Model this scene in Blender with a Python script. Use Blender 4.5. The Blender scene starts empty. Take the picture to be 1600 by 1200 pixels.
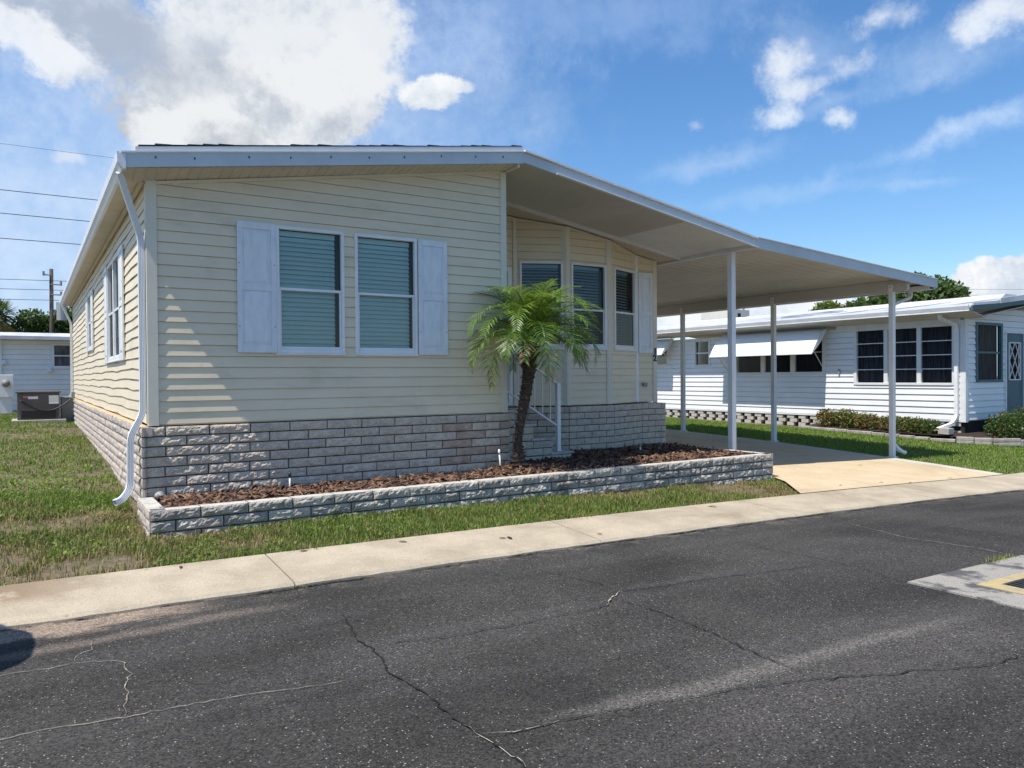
import bpy, math, random
import numpy as np
from mathutils import Vector, Matrix
random.seed(7); rng=np.random.default_rng(11)
sc=bpy.context.scene
COL=sc.collection
R=math.radians

# ------------------------------------------------------------------ materials
MATS={}
def nt(name):
    m=bpy.data.materials.new(name); m.use_nodes=True
    t=m.node_tree; t.nodes.clear()
    return m,t
class N:
    def __init__(s,t): s.t=t
    def n(s,typ,**k):
        x=s.t.nodes.new(typ)
        for a,b in k.items(): setattr(x,a,b)
        return x
    def l(s,a,b): s.t.links.new(a,b)
    def set(s,sock,v):
        if isinstance(v,bpy.types.NodeSocket): s.l(v,sock)
        else: sock.default_value=v
    def math(s,op,a,b=None,c=None,clamp=False):
        x=s.n('ShaderNodeMath',operation=op); x.use_clamp=clamp
        s.set(x.inputs[0],a)
        if b is not None: s.set(x.inputs[1],b)
        if c is not None: s.set(x.inputs[2],c)
        return x.outputs[0]
    def vmath(s,op,a,b=None,scale=None):
        x=s.n('ShaderNodeVectorMath',operation=op)
        s.set(x.inputs[0],a)
        if b is not None: s.set(x.inputs[1],b)
        if scale is not None: s.set(x.inputs['Scale'],scale)
        return x.outputs['Value'] if op in('DOT_PRODUCT','LENGTH','DISTANCE') else x.outputs[0]
    def mix(s,f,a,b,mode='MIX'):
        x=s.n('ShaderNodeMix',data_type='RGBA',blend_type=mode)
        s.set(x.inputs[0],f); s.set(x.inputs[6],a); s.set(x.inputs[7],b)
        return x.outputs[2]
    def noise(s,vec,scale,detail=4,rough=.55,dist=0):
        x=s.n('ShaderNodeTexNoise'); s.l(vec,x.inputs['Vector'])
        x.inputs['Scale'].default_value=scale; x.inputs['Detail'].default_value=detail
        x.inputs['Roughness'].default_value=rough; x.inputs['Distortion'].default_value=dist
        return x.outputs['Fac']
    def ramp(s,f,a,b,lo=0,hi=1,smooth=True):
        x=s.n('ShaderNodeMapRange'); x.interpolation_type='SMOOTHSTEP' if smooth else 'LINEAR'
        s.set(x.inputs[0],f)
        for i,v in enumerate((a,b,lo,hi)): s.set(x.inputs[1+i],v)
        return x.outputs[0]
def c4(c): return (c[0],c[1],c[2],1)
def principled(t,N_,col,rough,spec=.5,metal=0,normal=None):
    b=N_.n('ShaderNodeBsdfPrincipled'); o=N_.n('ShaderNodeOutputMaterial')
    N_.set(b.inputs['Base Color'],col); N_.set(b.inputs['Roughness'],rough)
    b.inputs['Specular IOR Level'].default_value=spec; b.inputs['Metallic'].default_value=metal
    if normal is not None: N_.l(normal,b.inputs['Normal'])
    N_.l(b.outputs[0],o.inputs[0]); return b
def bump(N_,h,strength,dist):
    x=N_.n('ShaderNodeBump'); N_.l(h,x.inputs['Height']); x.inputs['Strength'].default_value=strength
    x.inputs['Distance'].default_value=dist; return x.outputs[0]
def pm(name,c,c2=None,rough=.6,spec=.4,scale=3,fine=0,bstr=0,bscale=60,bdist=.004,metal=0,stretch=None,dirt=None,dirtamt=.3,dscale=1.2,lo=.35,hi=.65):
    """painted / plain surface: two tones through noise, optional dirt and bump"""
    if name in MATS: return MATS[name]
    m,t=nt(name); k=N(t)
    pos=k.n('ShaderNodeNewGeometry').outputs['Position']
    if stretch: pos=k.vmath('MULTIPLY',pos,stretch)
    col=c4(c)
    if c2:
        col=k.mix(k.ramp(k.noise(pos,scale,5,.6),lo,hi),c4(c),c4(c2))
    if fine:
        f=k.noise(pos,180,2,.6)
        col=k.mix(fine,col,k.mix(k.ramp(f,.35,.65),(0.25,.25,.25,1),(1,1,1,1)),'OVERLAY')
    if dirt:
        d=k.ramp(k.noise(pos,dscale,6,.65,.4),.52,.72,0,dirtamt)
        col=k.mix(d,col,c4(dirt))
    nor=None
    if bstr: nor=bump(k,k.noise(pos,bscale,4,.6),bstr,bdist)
    principled(t,k,col,rough,spec,metal,nor)
    MATS[name]=m; return m
def leafmat(name,c,c2,trans=.35,rough=.45,scale=9):
    if name in MATS: return MATS[name]
    m,t=nt(name); k=N(t)
    pos=k.n('ShaderNodeNewGeometry').outputs['Position']
    col=k.mix(k.ramp(k.noise(pos,scale,3,.7),.35,.65),c4(c),c4(c2))
    b=k.n('ShaderNodeBsdfPrincipled'); k.l(col,b.inputs['Base Color']); b.inputs['Roughness'].default_value=rough
    b.inputs['Specular IOR Level'].default_value=.35
    tr=k.n('ShaderNodeBsdfTranslucent'); k.l(k.mix(.5,col,(.30,.42,.05,1)),tr.inputs['Color'])
    mx=k.n('ShaderNodeMixShader'); mx.inputs[0].default_value=trans
    k.l(b.outputs[0],mx.inputs[1]); k.l(tr.outputs[0],mx.inputs[2])
    o=k.n('ShaderNodeOutputMaterial'); k.l(mx.outputs[0],o.inputs[0])
    MATS[name]=m; return m
def glassmat(name,tint,gloss=.5):
    m,t=nt(name); k=N(t)
    tr=k.n('ShaderNodeBsdfTransparent'); tr.inputs[0].default_value=c4(tint)
    g=k.n('ShaderNodeBsdfGlossy'); g.inputs['Roughness'].default_value=.03
    fr=k.n('ShaderNodeFresnel'); fr.inputs['IOR'].default_value=1.45
    f=k.math('MULTIPLY',fr.outputs[0],gloss*2,clamp=True)
    mx=k.n('ShaderNodeMixShader'); k.l(f,mx.inputs[0]); k.l(tr.outputs[0],mx.inputs[1]); k.l(g.outputs[0],mx.inputs[2])
    o=k.n('ShaderNodeOutputMaterial'); k.l(mx.outputs[0],o.inputs[0]); MATS[name]=m; return m

# siding with faint chalking and runs
SIDING=pm('cream_vinyl',(.755,.65,.475),(.715,.615,.445),rough=.5,spec=.35,scale=1.3,stretch=(1,1,2.2),bstr=.06,bscale=9,bdist=.01,dirt=(.42,.37,.27),dirtamt=.26,dscale=1.6)
TRIM=pm('cream_trim',(.72,.67,.54),(.66,.61,.5),rough=.5,scale=2)
WHITE=pm('white_paint',(.80,.80,.79),(.73,.73,.72),rough=.4,scale=3,dirt=(.5,.48,.42),dirtamt=.16)
ALU=pm('white_aluminium',(.74,.75,.76),(.68,.69,.70),rough=.38,scale=2.5,dirt=(.45,.44,.4),dirtamt=.16)
FASC=pm('fascia_metal_shaded',(.55,.59,.62),(.50,.54,.57),rough=.38,scale=2.5,dirt=(.36,.36,.35),dirtamt=.2)  # white aluminium with the blue-grey of its shaded face put into the colour
SHUT=pm('shutter_white',(.74,.76,.78),(.66,.69,.72),rough=.55,scale=5,stretch=(3,3,1),dirt=(.5,.5,.48),dirtamt=.2,dscale=3)
SOFFIT=pm('soffit_beige',(.62,.56,.46),(.55,.50,.41),rough=.6,scale=4)
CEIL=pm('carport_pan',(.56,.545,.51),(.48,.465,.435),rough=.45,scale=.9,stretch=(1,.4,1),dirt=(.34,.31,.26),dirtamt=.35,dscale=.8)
SHINGLE=pm('dark_shingle',(.035,.035,.04),(.07,.068,.066),rough=.9,scale=25,bstr=.5,bscale=120)
DARK=pm('dark_gap',(.02,.02,.022),rough=.8)
SCREW=pm('screw_dark',(.06,.06,.07),rough=.5)
BLIND=pm('blind_white',(.74,.83,.81),(.70,.79,.77),rough=.5,scale=2)
BLINDBAY=pm('blind_bay',(.62,.66,.68),(.55,.6,.62),rough=.5,scale=2)
ROOM=pm('room_dark',(.03,.035,.04),rough=.9)
CURT=pm('curtain_grey',(.17,.17,.18),(.07,.07,.078),rough=.9,scale=8,stretch=(1,4,.2))
GLASS=glassmat('teal_glass',(.86,.97,.95),.6)
GLASSB=glassmat('bay_glass',(.62,.76,.80),.5)
SCREEN=glassmat('screened_glass',(.26,.33,.37),.4)
GLASSN=glassmat('dark_glass',(.5,.53,.58),.08)
BLK=[pm('block_a',(.53,.45,.36),(.43,.365,.295),rough=.92,spec=.2,scale=14,fine=.45,bstr=.7,bscale=70,bdist=.01,dirt=(.25,.225,.195),dirtamt=.45,dscale=4),
     pm('block_b',(.57,.485,.39),(.46,.39,.315),rough=.92,spec=.2,scale=12,fine=.45,bstr=.7,bscale=60,bdist=.01,dirt=(.27,.245,.21),dirtamt=.4,dscale=5),
     pm('block_c',(.48,.415,.34),(.39,.335,.28),rough=.92,spec=.2,scale=16,fine=.45,bstr=.7,bscale=80,bdist=.01),
     pm('block_rust',(.44,.345,.265),(.34,.26,.20),rough=.92,spec=.2,scale=7,fine=.4,bstr=.7,bscale=70,bdist=.01,dirt=(.24,.14,.08),dirtamt=.5,dscale=6),
     pm('block_cap',(.50,.47,.42),(.40,.38,.34),rough=.92,spec=.2,scale=10,fine=.4,bstr=.6,bscale=70,bdist=.008,dirt=(.24,.22,.19),dirtamt=.45,dscale=5),
     pm('mortar',(.075,.068,.06),(.11,.10,.09),rough=1,scale=20)]
BLKW=[pm('block_warm_a',(.47,.41,.355),(.37,.315,.27),rough=.92,spec=.2,scale=12,fine=.4,bstr=.7,bscale=60,bdist=.01),
      pm('block_warm_b',(.43,.385,.345),(.35,.305,.27),rough=.92,spec=.2,scale=15,fine=.4,bstr=.7,bscale=70,bdist=.01),
      pm('block_warm_c',(.50,.43,.36),(.4,.34,.28),rough=.92,spec=.2,scale=9,fine=.4,bstr=.7,bscale=60,bdist=.01)]
BLKW=[BLKW[0],BLKW[1],BLKW[2],BLKW[0],pm('sill_tan',(.60,.44,.26),(.5,.36,.21),rough=.9,scale=6),BLK[5]]
MULCH=[pm('mulch_a',(.105,.05,.03),(.06,.03,.02),rough=.85,scale=30,bstr=.4,bscale=90),pm('mulch_b',(.17,.088,.05),(.10,.05,.03),rough=.85,scale=30,bstr=.4,bscale=90),
       pm('mulch_c',(.26,.16,.10),(.16,.09,.055),rough=.85,scale=30,bstr=.4,bscale=90),pm('mulch_d',(.035,.02,.015),rough=.9)]
TRUNK=pm('palm_trunk',(.10,.072,.05),(.045,.032,.024),rough=.95,scale=30,bstr=1,bscale=60,bdist=.02)
FIBRE=pm('palm_fibre',(.045,.028,.018),(.10,.06,.035),rough=1,scale=40,bstr=.8,bscale=80,bdist=.02)
FROND=[leafmat('frond_green',(.10,.19,.03),(.15,.25,.045),.3,.35),leafmat('frond_bright',(.19,.30,.055),(.25,.35,.075),.35,.35),leafmat('frond_deep',(.04,.09,.025),(.07,.13,.03),.25,.35)]
FRDRY=leafmat('frond_dry',(.33,.24,.10),(.22,.15,.06),.2,.7)
GRS=[leafmat('grass_mid',(.115,.185,.026),(.15,.22,.036),.25,.6,4),leafmat('grass_bright',(.18,.265,.038),(.22,.30,.052),.3,.6,4),
     leafmat('grass_dark',(.06,.105,.018),(.08,.13,.025),.2,.6,4),leafmat('grass_dry',(.32,.25,.12),(.24,.18,.08),.15,.8,6)]
GRSR=[leafmat('lawn_mid',(.125,.225,.025),(.16,.26,.035),.3,.6,4),leafmat('lawn_bright',(.20,.31,.04),(.24,.34,.055),.3,.6,4),
     leafmat('lawn_dark',(.07,.14,.016),(.09,.165,.024),.2,.6,4)]
NSID=pm('white_siding',(.80,.80,.79),(.74,.75,.74),rough=.45,scale=1.1,dirt=(.5,.5,.48),dirtamt=.1)
NTRIM=pm('white_trim',(.74,.75,.75),(.68,.69,.69),rough=.45,scale=3)
TEAL=pm('teal_paint',(.055,.135,.16),(.045,.11,.135),rough=.5,scale=4)
NSOF=pm('neighbor_soffit',(.60,.58,.53),(.54,.52,.47),rough=.6,scale=3)
NROOF=pm('white_roof_metal',(.66,.66,.67),(.46,.46,.48),rough=.42,scale=1.4,stretch=(1,.25,1),dirt=(.42,.41,.4),dirtamt=.35)
GREYV=pm('grey_cover',(.26,.25,.24),rough=.5)
BLACK=pm('black_paint',(.012,.012,.012),rough=.4)
ACM=pm('condenser_brown',(.115,.10,.095),(.09,.08,.075),rough=.5,scale=3)
ACG=pm('cabinet_grey',(.20,.235,.245),(.16,.19,.2),rough=.5,scale=3)
CONC=pm('pad_concrete',(.40,.38,.34),(.3,.285,.26),rough=.9,scale=6,fine=.3)
PIPEW=pm('pvc_white',(.78,.77,.74),rough=.4)
WOODP=pm('pole_wood',(.10,.08,.065),(.065,.052,.045),rough=.9,scale=6,stretch=(6,6,.6))
WIRE=pm('wire_black',(.03,.03,.033),rough=.6)
YEL=pm('worn_yellow_paint',(.46,.35,.15),(.36,.30,.18),rough=.8,scale=12,dirt=(.24,.22,.19),dirtamt=.7,dscale=6)
IRON=pm('grate_iron',(.03,.03,.032),(.055,.05,.045),rough=.7,scale=20,metal=.3)
APRON=pm('apron_concrete',(.26,.24,.21),(.075,.072,.07),lo=.47,hi=.57,rough=.9,scale=2.6,fine=.5,bstr=.5,bscale=90,dirt=(.07,.07,.072),dirtamt=.85,dscale=2.6)
ROCK=pm('rock_grey',(.42,.4,.37),(.3,.29,.27),rough=.95,scale=14,bstr=.5,bscale=50)
LEAFD=[leafmat('tree_dark',(.035,.07,.018),(.055,.10,.025),.2),leafmat('tree_mid',(.065,.115,.028),(.09,.15,.035),.25)]
LEAFY=[leafmat('tree_yellow',(.12,.16,.03),(.16,.2,.04),.3),leafmat('tree_olive',(.08,.11,.025),(.11,.14,.03),.25)]
CROT=[leafmat('shrub_green',(.05,.085,.02),(.08,.12,.03),.2),leafmat('shrub_yellow',(.26,.25,.06),(.18,.2,.05),.3),leafmat('shrub_red',(.28,.075,.04),(.2,.06,.035),.25),leafmat('shrub_deep',(.03,.055,.016),(.05,.08,.02),.2)]
CARTW=pm('cart_white',(.6,.6,.58),rough=.3)
TYRE=pm('tyre',(.02,.02,.02),rough=.85)
SEAT=pm('seat_tan',(.35,.27,.18),rough=.7)

# concrete walk / drive
def concrete(name,c,c2,stain,stainamt,fine=.35):
    m,t=nt(name); k=N(t)
    pos=k.n('ShaderNodeNewGeometry').outputs['Position']
    col=k.mix(k.ramp(k.noise(pos,2.2,6,.65),.33,.67),c4(c),c4(c2))
    col=k.mix(k.ramp(k.noise(pos,.9,5,.6,.6),.5,.72,0,stainamt),col,c4(stain))
    sx=k.n('ShaderNodeSeparateXYZ'); k.l(pos,sx.inputs[0])
    if name=='walk_concrete': col=k.mix(k.math('MULTIPLY',k.math('MULTIPLY',k.ramp(sx.outputs[0],-.2,.75,1,0),k.ramp(sx.outputs[1],5.7,6.0)),k.ramp(k.noise(pos,3,4,.6),.35,.5,0,.8)),col,(.20,.135,.085,1))
    sp=k.noise(pos,95,3,.7); col=k.mix(fine,col,k.mix(k.ramp(sp,.3,.7),(.12,.12,.12,1),(.92,.92,.92,1)),'OVERLAY')
    pit=k.ramp(k.noise(pos,42,2,.5),.66,.74,0,.45); col=k.mix(pit,col,(c2[0]*.55,c2[1]*.52,c2[2]*.48,1))
    principled(t,k,col,.92,.2,0,bump(k,sp,.45,.006)); MATS[name]=m; return m
WALK=concrete('walk_concrete',(.455,.385,.285),(.36,.305,.225),(.26,.21,.15),.75,.22)
DRIVE=concrete('drive_concrete',(.56,.445,.295),(.50,.395,.255),(.39,.30,.19),.6,.25)
RIBBON=concrete('ribbon_concrete',(.55,.50,.41),(.46,.42,.34),(.36,.33,.27),.4,.3)

def asphalt():
    m,t=nt('asphalt'); k=N(t)
    pos=k.n('ShaderNodeNewGeometry').outputs['Position']
    sx=k.n('ShaderNodeSeparateXYZ'); k.l(pos,sx.inputs[0]); x,y=sx.outputs[0],sx.outputs[1]
    big=k.noise(pos,.55,5,.6,.5)
    st=k.noise(k.vmath('MULTIPLY',pos,(.16,1.7,1)),1.2,5,.6,.3)
    col=k.mix(k.ramp(big,.3,.7),(.034,.032,.030,1),(.062,.058,.054,1))
    col=k.mix(k.ramp(st,.45,.75,0,.55),col,(.082,.077,.074,1))
    # pale worn tyre streak with its own ragged shape
    wob=k.math('MULTIPLY',k.math('SUBTRACT',k.noise(pos,1.3,3,.6),.5),.22)
    yl=k.math('ADD',k.math('SUBTRACT',y,k.math('ADD',2.80,k.math('MULTIPLY',x,-.055))),wob)
    band=k.ramp(k.math('ABSOLUTE',yl),.005,.105,1,0)
    xw=k.math('MULTIPLY',k.ramp(x,1.7,2.4),k.ramp(x,4.0,5.6,1,0))
    rag=k.ramp(k.noise(pos,55,4,.8),.25,.75)
    col=k.mix(k.math('MULTIPLY',k.math('MULTIPLY',band,xw),k.math('MULTIPLY',rag,.6)),col,(.25,.23,.205,1))
    y2=k.math('ADD',k.math('SUBTRACT',y,2.28),wob); b2=k.ramp(k.math('ABSOLUTE',y2),.05,.5,1,0)
    col=k.mix(k.math('MULTIPLY',k.math('MULTIPLY',b2,k.ramp(x,1.2,2.6)),k.math('MULTIPLY',rag,.3)),col,(.17,.15,.14,1))
    # sand washed off the walk on the left
    sd=k.math('ADD',k.math('SUBTRACT',y,5.12),k.math('MULTIPLY',k.math('SUBTRACT',k.noise(k.vmath('MULTIPLY',pos,(1,3,1)),2.2,5,.6),.5),.62))
    sm=k.math('MULTIPLY',k.ramp(sd,0,.16),k.ramp(x,.55,1.15,1,0))
    col=k.mix(k.math('MULTIPLY',sm,.9),col,k.mix(k.noise(pos,60,3,.6),(.26,.195,.15,1),(.33,.26,.20,1)))
    s2=k.math('MULTIPLY',k.ramp(k.math('ABSOLUTE',k.math('ADD',k.math('SUBTRACT',y,k.math('ADD',4.92,k.math('MULTIPLY',x,.09))),wob)),.01,.11,1,0),k.ramp(x,.8,1.8,1,0))
    col=k.mix(k.math('MULTIPLY',s2,.5),col,(.21,.17,.14,1))
    # gravel dust at the walk's edge
    ed=k.math('MULTIPLY',k.ramp(y,5.18,5.4),k.ramp(k.noise(pos,6,5,.7),.45,.7,0,.6)); col=k.mix(ed,col,(.17,.145,.12,1))
    # aggregate: pale stones and dark pits
    v=k.n('ShaderNodeTexVoronoi'); k.l(pos,v.inputs['Vector']); v.inputs['Scale'].default_value=85
    rnd=k.n('ShaderNodeSeparateColor'); k.l(v.outputs['Color'],rnd.inputs[0])
    dens=k.ramp(k.noise(pos,1.1,4,.6),.3,.75,.93,.80)
    stone=k.math('MULTIPLY',k.math('GREATER_THAN',rnd.outputs[0],dens),k.ramp(v.outputs['Distance'],.16,.42,1,0))
    col=k.mix(k.math('MULTIPLY',stone,.75),col,k.mix(rnd.outputs[1],(.16,.15,.14,1),(.46,.43,.38,1)))
    v2=k.n('ShaderNodeTexVoronoi'); k.l(pos,v2.inputs['Vector']); v2.inputs['Scale'].default_value=130
    r2=k.n('ShaderNodeSeparateColor'); k.l(v2.outputs['Color'],r2.inputs[0])
    col=k.mix(.72,col,k.mix(r2.outputs[0],(.12,.12,.12,1),(.9,.9,.88,1)),'OVERLAY')
    fn=k.noise(pos,210,2,.6)
    nor=bump(k,k.math('ADD',k.math('MULTIPLY',v2.outputs['Distance'],.6),fn),.7,.006)
    principled(t,k,col,.9,.12,0,nor); MATS['asphalt']=m; return m
ASPH=asphalt()
CRKD=pm('crack_and_gap_shade',(.012,.012,.012),rough=1)
CRKL=pm('crack_silted',(.42,.37,.29),(.25,.22,.17),rough=1,scale=18)
def groundmat():
    m,t=nt('lot_soil'); k=N(t)
    pos=k.n('ShaderNodeNewGeometry').outputs['Position']
    a=k.noise(pos,1.6,6,.65,.4); b=k.noise(pos,14,5,.7)
    col=k.mix(k.ramp(b,.3,.7),(.105,.085,.055,1),(.19,.155,.105,1))
    col=k.mix(k.ramp(a,.56,.68,0,.85),col,(.36,.285,.20,1))
    col=k.mix(k.ramp(k.noise(pos,3.1,5,.6),.5,.38,0,.6),col,(.07,.09,.025,1))
    principled(t,k,col,.97,.1,0,bump(k,b,.6,.02)); return m
SOIL=groundmat()

# ------------------------------------------------------------------ mesh helpers
class MB:
    def __init__(s): s.v=[];s.f=[];s.m=[]
    def poly(s,pts,mi=0):
        i=len(s.v); s.v+= [tuple(p) for p in pts]; s.f.append(tuple(range(i,i+len(pts)))); s.m.append(mi)
    def hull8(s,p,mi=0,skip=()):
        i=len(s.v); s.v+=[tuple(q) for q in p]
        for n,f in enumerate(((0,3,2,1),(4,5,6,7),(0,1,5,4),(1,2,6,5),(2,3,7,6),(3,0,4,7))):
            if n in skip: continue
            s.f.append(tuple(i+a for a in f)); s.m.append(mi)
    def box(s,x0,x1,y0,y1,z0,z1,mi=0):
        s.hull8([(x0,y0,z0),(x1,y0,z0),(x1,y1,z0),(x0,y1,z0),(x0,y0,z1),(x1,y0,z1),(x1,y1,z1),(x0,y1,z1)],mi)
    def bar(s,a,b,w,h,up=(0,0,1),mi=0):
        a=Vector(a);b=Vector(b);d=(b-a).normalized();u=Vector(up)
        r=d.cross(u)
        if r.length<1e-4: r=d.cross(Vector((0,1,0)))
        r.normalize();u=r.cross(d).normalized()
        q=[]
        for p in (a,b):
            q+=[p-r*w/2-u*h/2,p+r*w/2-u*h/2,p+r*w/2+u*h/2,p-r*w/2+u*h/2]
        s.hull8(q,mi)
    def prism(s,pts,vec,mi=0):
        """closed polygon pts (3D) extruded by vec"""
        vec=Vector(vec);n=len(pts);i=len(s.v)
        s.v+=[tuple(p) for p in pts]+[tuple(Vector(p)+vec) for p in pts]
        s.f.append(tuple(range(i,i+n))[::-1]);s.m.append(mi)
        s.f.append(tuple(range(i+n,i+2*n)));s.m.append(mi)
        for j in range(n):
            k=(j+1)%n; s.f.append((i+j,i+k,i+n+k,i+n+j)); s.m.append(mi)
    def tube(s,pts,r,n=8,mi=0,cap=True,sq=None):
        pts=[Vector(p) for p in pts]; rs=r if isinstance(r,(list,tuple)) else [r]*len(pts)
        i0=len(s.v); last=None
        for j,p in enumerate(pts):
            d=(pts[min(j+1,len(pts)-1)]-pts[max(j-1,0)]).normalized()
            u=last if last is not None else (Vector((0,0,1)) if abs(d.z)<.9 else Vector((0,1,0)))
            r1=d.cross(u).normalized(); u=r1.cross(d).normalized(); last=u
            for k in range(n):
                a=2*math.pi*(k+.5)/n
                rr=rs[j] if sq is None else rs[j]
                s.v.append(tuple(p+(r1*math.cos(a)*(sq[0] if sq else 1)+u*math.sin(a)*(sq[1] if sq else 1))*rr))
        for j in range(len(pts)-1):
            for k in range(n):
                a=i0+j*n+k;b=i0+j*n+(k+1)%n
                s.f.append((a,b,b+n,a+n)); s.m.append(mi)
        if cap:
            s.f.append(tuple(range(i0,i0+n))[::-1]);s.m.append(mi)
            e=i0+(len(pts)-1)*n; s.f.append(tuple(range(e,e+n)));s.m.append(mi)
    def grid(s,fn,nu,nv,mi=0):
        i=len(s.v)
        for a in range(nu+1):
            for b in range(nv+1): s.v.append(tuple(fn(a/nu,b/nv)))
        for a in range(nu):
            for b in range(nv):
                p=i+a*(nv+1)+b; s.f.append((p,p+nv+1,p+nv+2,p+1)); s.m.append(mi)
WLOC={}
def setp(o,label=None,cat=None,group=None,kind=None):
    if label:o['label']=label
    if cat:o['category']=cat
    if group:o['group']=group
    if kind:o['kind']=kind
    return o
def link(o,parent,loc):
    COL.objects.link(o); WLOC[o.name]=Vector(loc)
    if parent is not None:
        o.parent=parent; o.location=Vector(loc)-WLOC[parent.name]
    else: o.location=loc
    return o
def build(name,mb,mats,parent=None,smooth=False,bev=0,at=None,**tags):
    if not isinstance(mats,(list,tuple)): mats=[mats]
    V=np.array(mb.v,dtype=float)
    if at is None:
        at=((V[:,0].min()+V[:,0].max())/2,(V[:,1].min()+V[:,1].max())/2,V[:,2].min())
    V=V-np.array(at)
    me=bpy.data.meshes.new(name); me.from_pydata(V.tolist(),[],mb.f)
    for m in mats: me.materials.append(m)
    me.polygons.foreach_set('material_index',mb.m)
    if smooth: me.polygons.foreach_set('use_smooth',[True]*len(mb.f))
    me.update()
    o=bpy.data.objects.new(name,me); link(o,parent,at)
    if bev:
        b=o.modifiers.new('bevel','BEVEL'); b.width=bev; b.segments=2; b.limit_method='ANGLE'; b.angle_limit=R(40)
    return setp(o,**tags)
def fastmesh(name,V,F,MI,mats,parent=None,at=(0,0,0),smooth=False,**tags):
    """V (n,3), F (m,k) all the same k"""
    V=np.asarray(V,dtype=np.float32)-np.asarray(at,dtype=np.float32);F=np.asarray(F,dtype=np.int32)
    me=bpy.data.meshes.new(name); k=F.shape[1]
    me.vertices.add(len(V)); me.vertices.foreach_set('co',V.ravel())
    me.loops.add(F.size); me.loops.foreach_set('vertex_index',F.ravel())
    me.polygons.add(len(F)); me.polygons.foreach_set('loop_start',np.arange(len(F),dtype=np.int32)*k)
    for m in mats: me.materials.append(m)
    me.polygons.foreach_set('material_index',np.asarray(MI,dtype=np.int32))
    if smooth: me.polygons.foreach_set('use_smooth',np.ones(len(F),dtype=bool))
    me.update(calc_edges=True); me.validate()
    o=bpy.data.objects.new(name,me); link(o,parent,at); return setp(o,**tags)
def empty(name,loc,label,cat,group=None):
    o=bpy.data.objects.new(name,None); o.empty_display_size=.2; link(o,None,loc); return setp(o,label,cat,group)
def copy_tree(o,delta,parent=None):
    c=o.copy(); COL.objects.link(c); WLOC[c.name]=WLOC[o.name]+Vector(delta)
    if parent is None: c.location=WLOC[c.name]
    else: c.parent=parent
    for ch in [x for x in COL.objects if x.parent==o]: copy_tree(ch,delta,c)
    return c

# ------------------------------------------------------------------ terrain
def gz(x):
    x=np.asarray(x,dtype=float)
    return np.where(x<0,-.1-.0075*x,np.where(x<13,-.1-.0075*x-.00107*x*x,-.378-.02*(np.minimum(x,40)-13)))
HYx=[-300,5.45,7.34,8.5,11.25,14,20,40,400]; HYz=[0,0,.11,.17,.29,.365,.44,.5,.5]
def T(x,y):
    x=np.asarray(x,dtype=float);y=np.asarray(y,dtype=float)
    return gz(np.maximum(x,-40))+np.interp(y,HYx,HYz)+.08*np.clip((1.5-x)/2,0,1)*np.clip((y-7.3)/1.2,0,1)
def Tf(x,y): return float(T(x,y))
def vnoise(x,y,seed=0):
    r=np.random.default_rng(seed); g=r.random((64,64))
    xi=np.floor(x).astype(int);yi=np.floor(y).astype(int);fx=x-xi;fy=y-yi
    fx=fx*fx*(3-2*fx);fy=fy*fy*(3-2*fy)
    a=g[xi%64,yi%64];b=g[(xi+1)%64,yi%64];c=g[xi%64,(yi+1)%64];d=g[(xi+1)%64,(yi+1)%64]
    return a*(1-fx)*(1-fy)+b*fx*(1-fy)+c*(1-fx)*fy+d*fx*fy
def fbm(x,y,seed=0): return .55*vnoise(x,y,seed)+.3*vnoise(x*2.1,y*2.1,seed+1)+.15*vnoise(x*4.3,y*4.3,seed+2)

def gridmesh(name,xs,ys,zf,mat,**tags):
    X,Y=np.meshgrid(xs,ys,indexing='ij'); Z=zf(X,Y)
    V=np.stack([X,Y,Z],-1).reshape(-1,3); ny=len(ys)
    i=np.arange((len(xs)-1)*ny).reshape(len(xs)-1,ny)[:,:-1].ravel()
    F=np.stack([i,i+ny,i+ny+1,i+1],1)
    return fastmesh(name,V,F,np.zeros(len(F)),[mat],smooth=True,**tags)
xs=np.concatenate([[-400,-200,-100,-50,-25],np.arange(-12,34,.25),[40,60,100,200,420]])
ys=np.concatenate([[-120,-60,-30,-15],np.arange(-8,5.2,.6),[5.45],np.arange(5.6,26,.25),[28,32,40,60,100,200,420]])
def zsoil(X,Y):
    z=T(X,Y)-.045+.03*(fbm(X*3,Y*3,5)-.5)
    z=np.where(Y<6.35,T(X,Y)-.14,z)
    z=np.where((X>9.45)&(X<13.75)&(Y<23)&(Y>6.2),T(X,Y)-.12,z)
    return z
gridmesh('ground',xs,ys,zsoil,SOIL,kind='structure')
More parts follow.
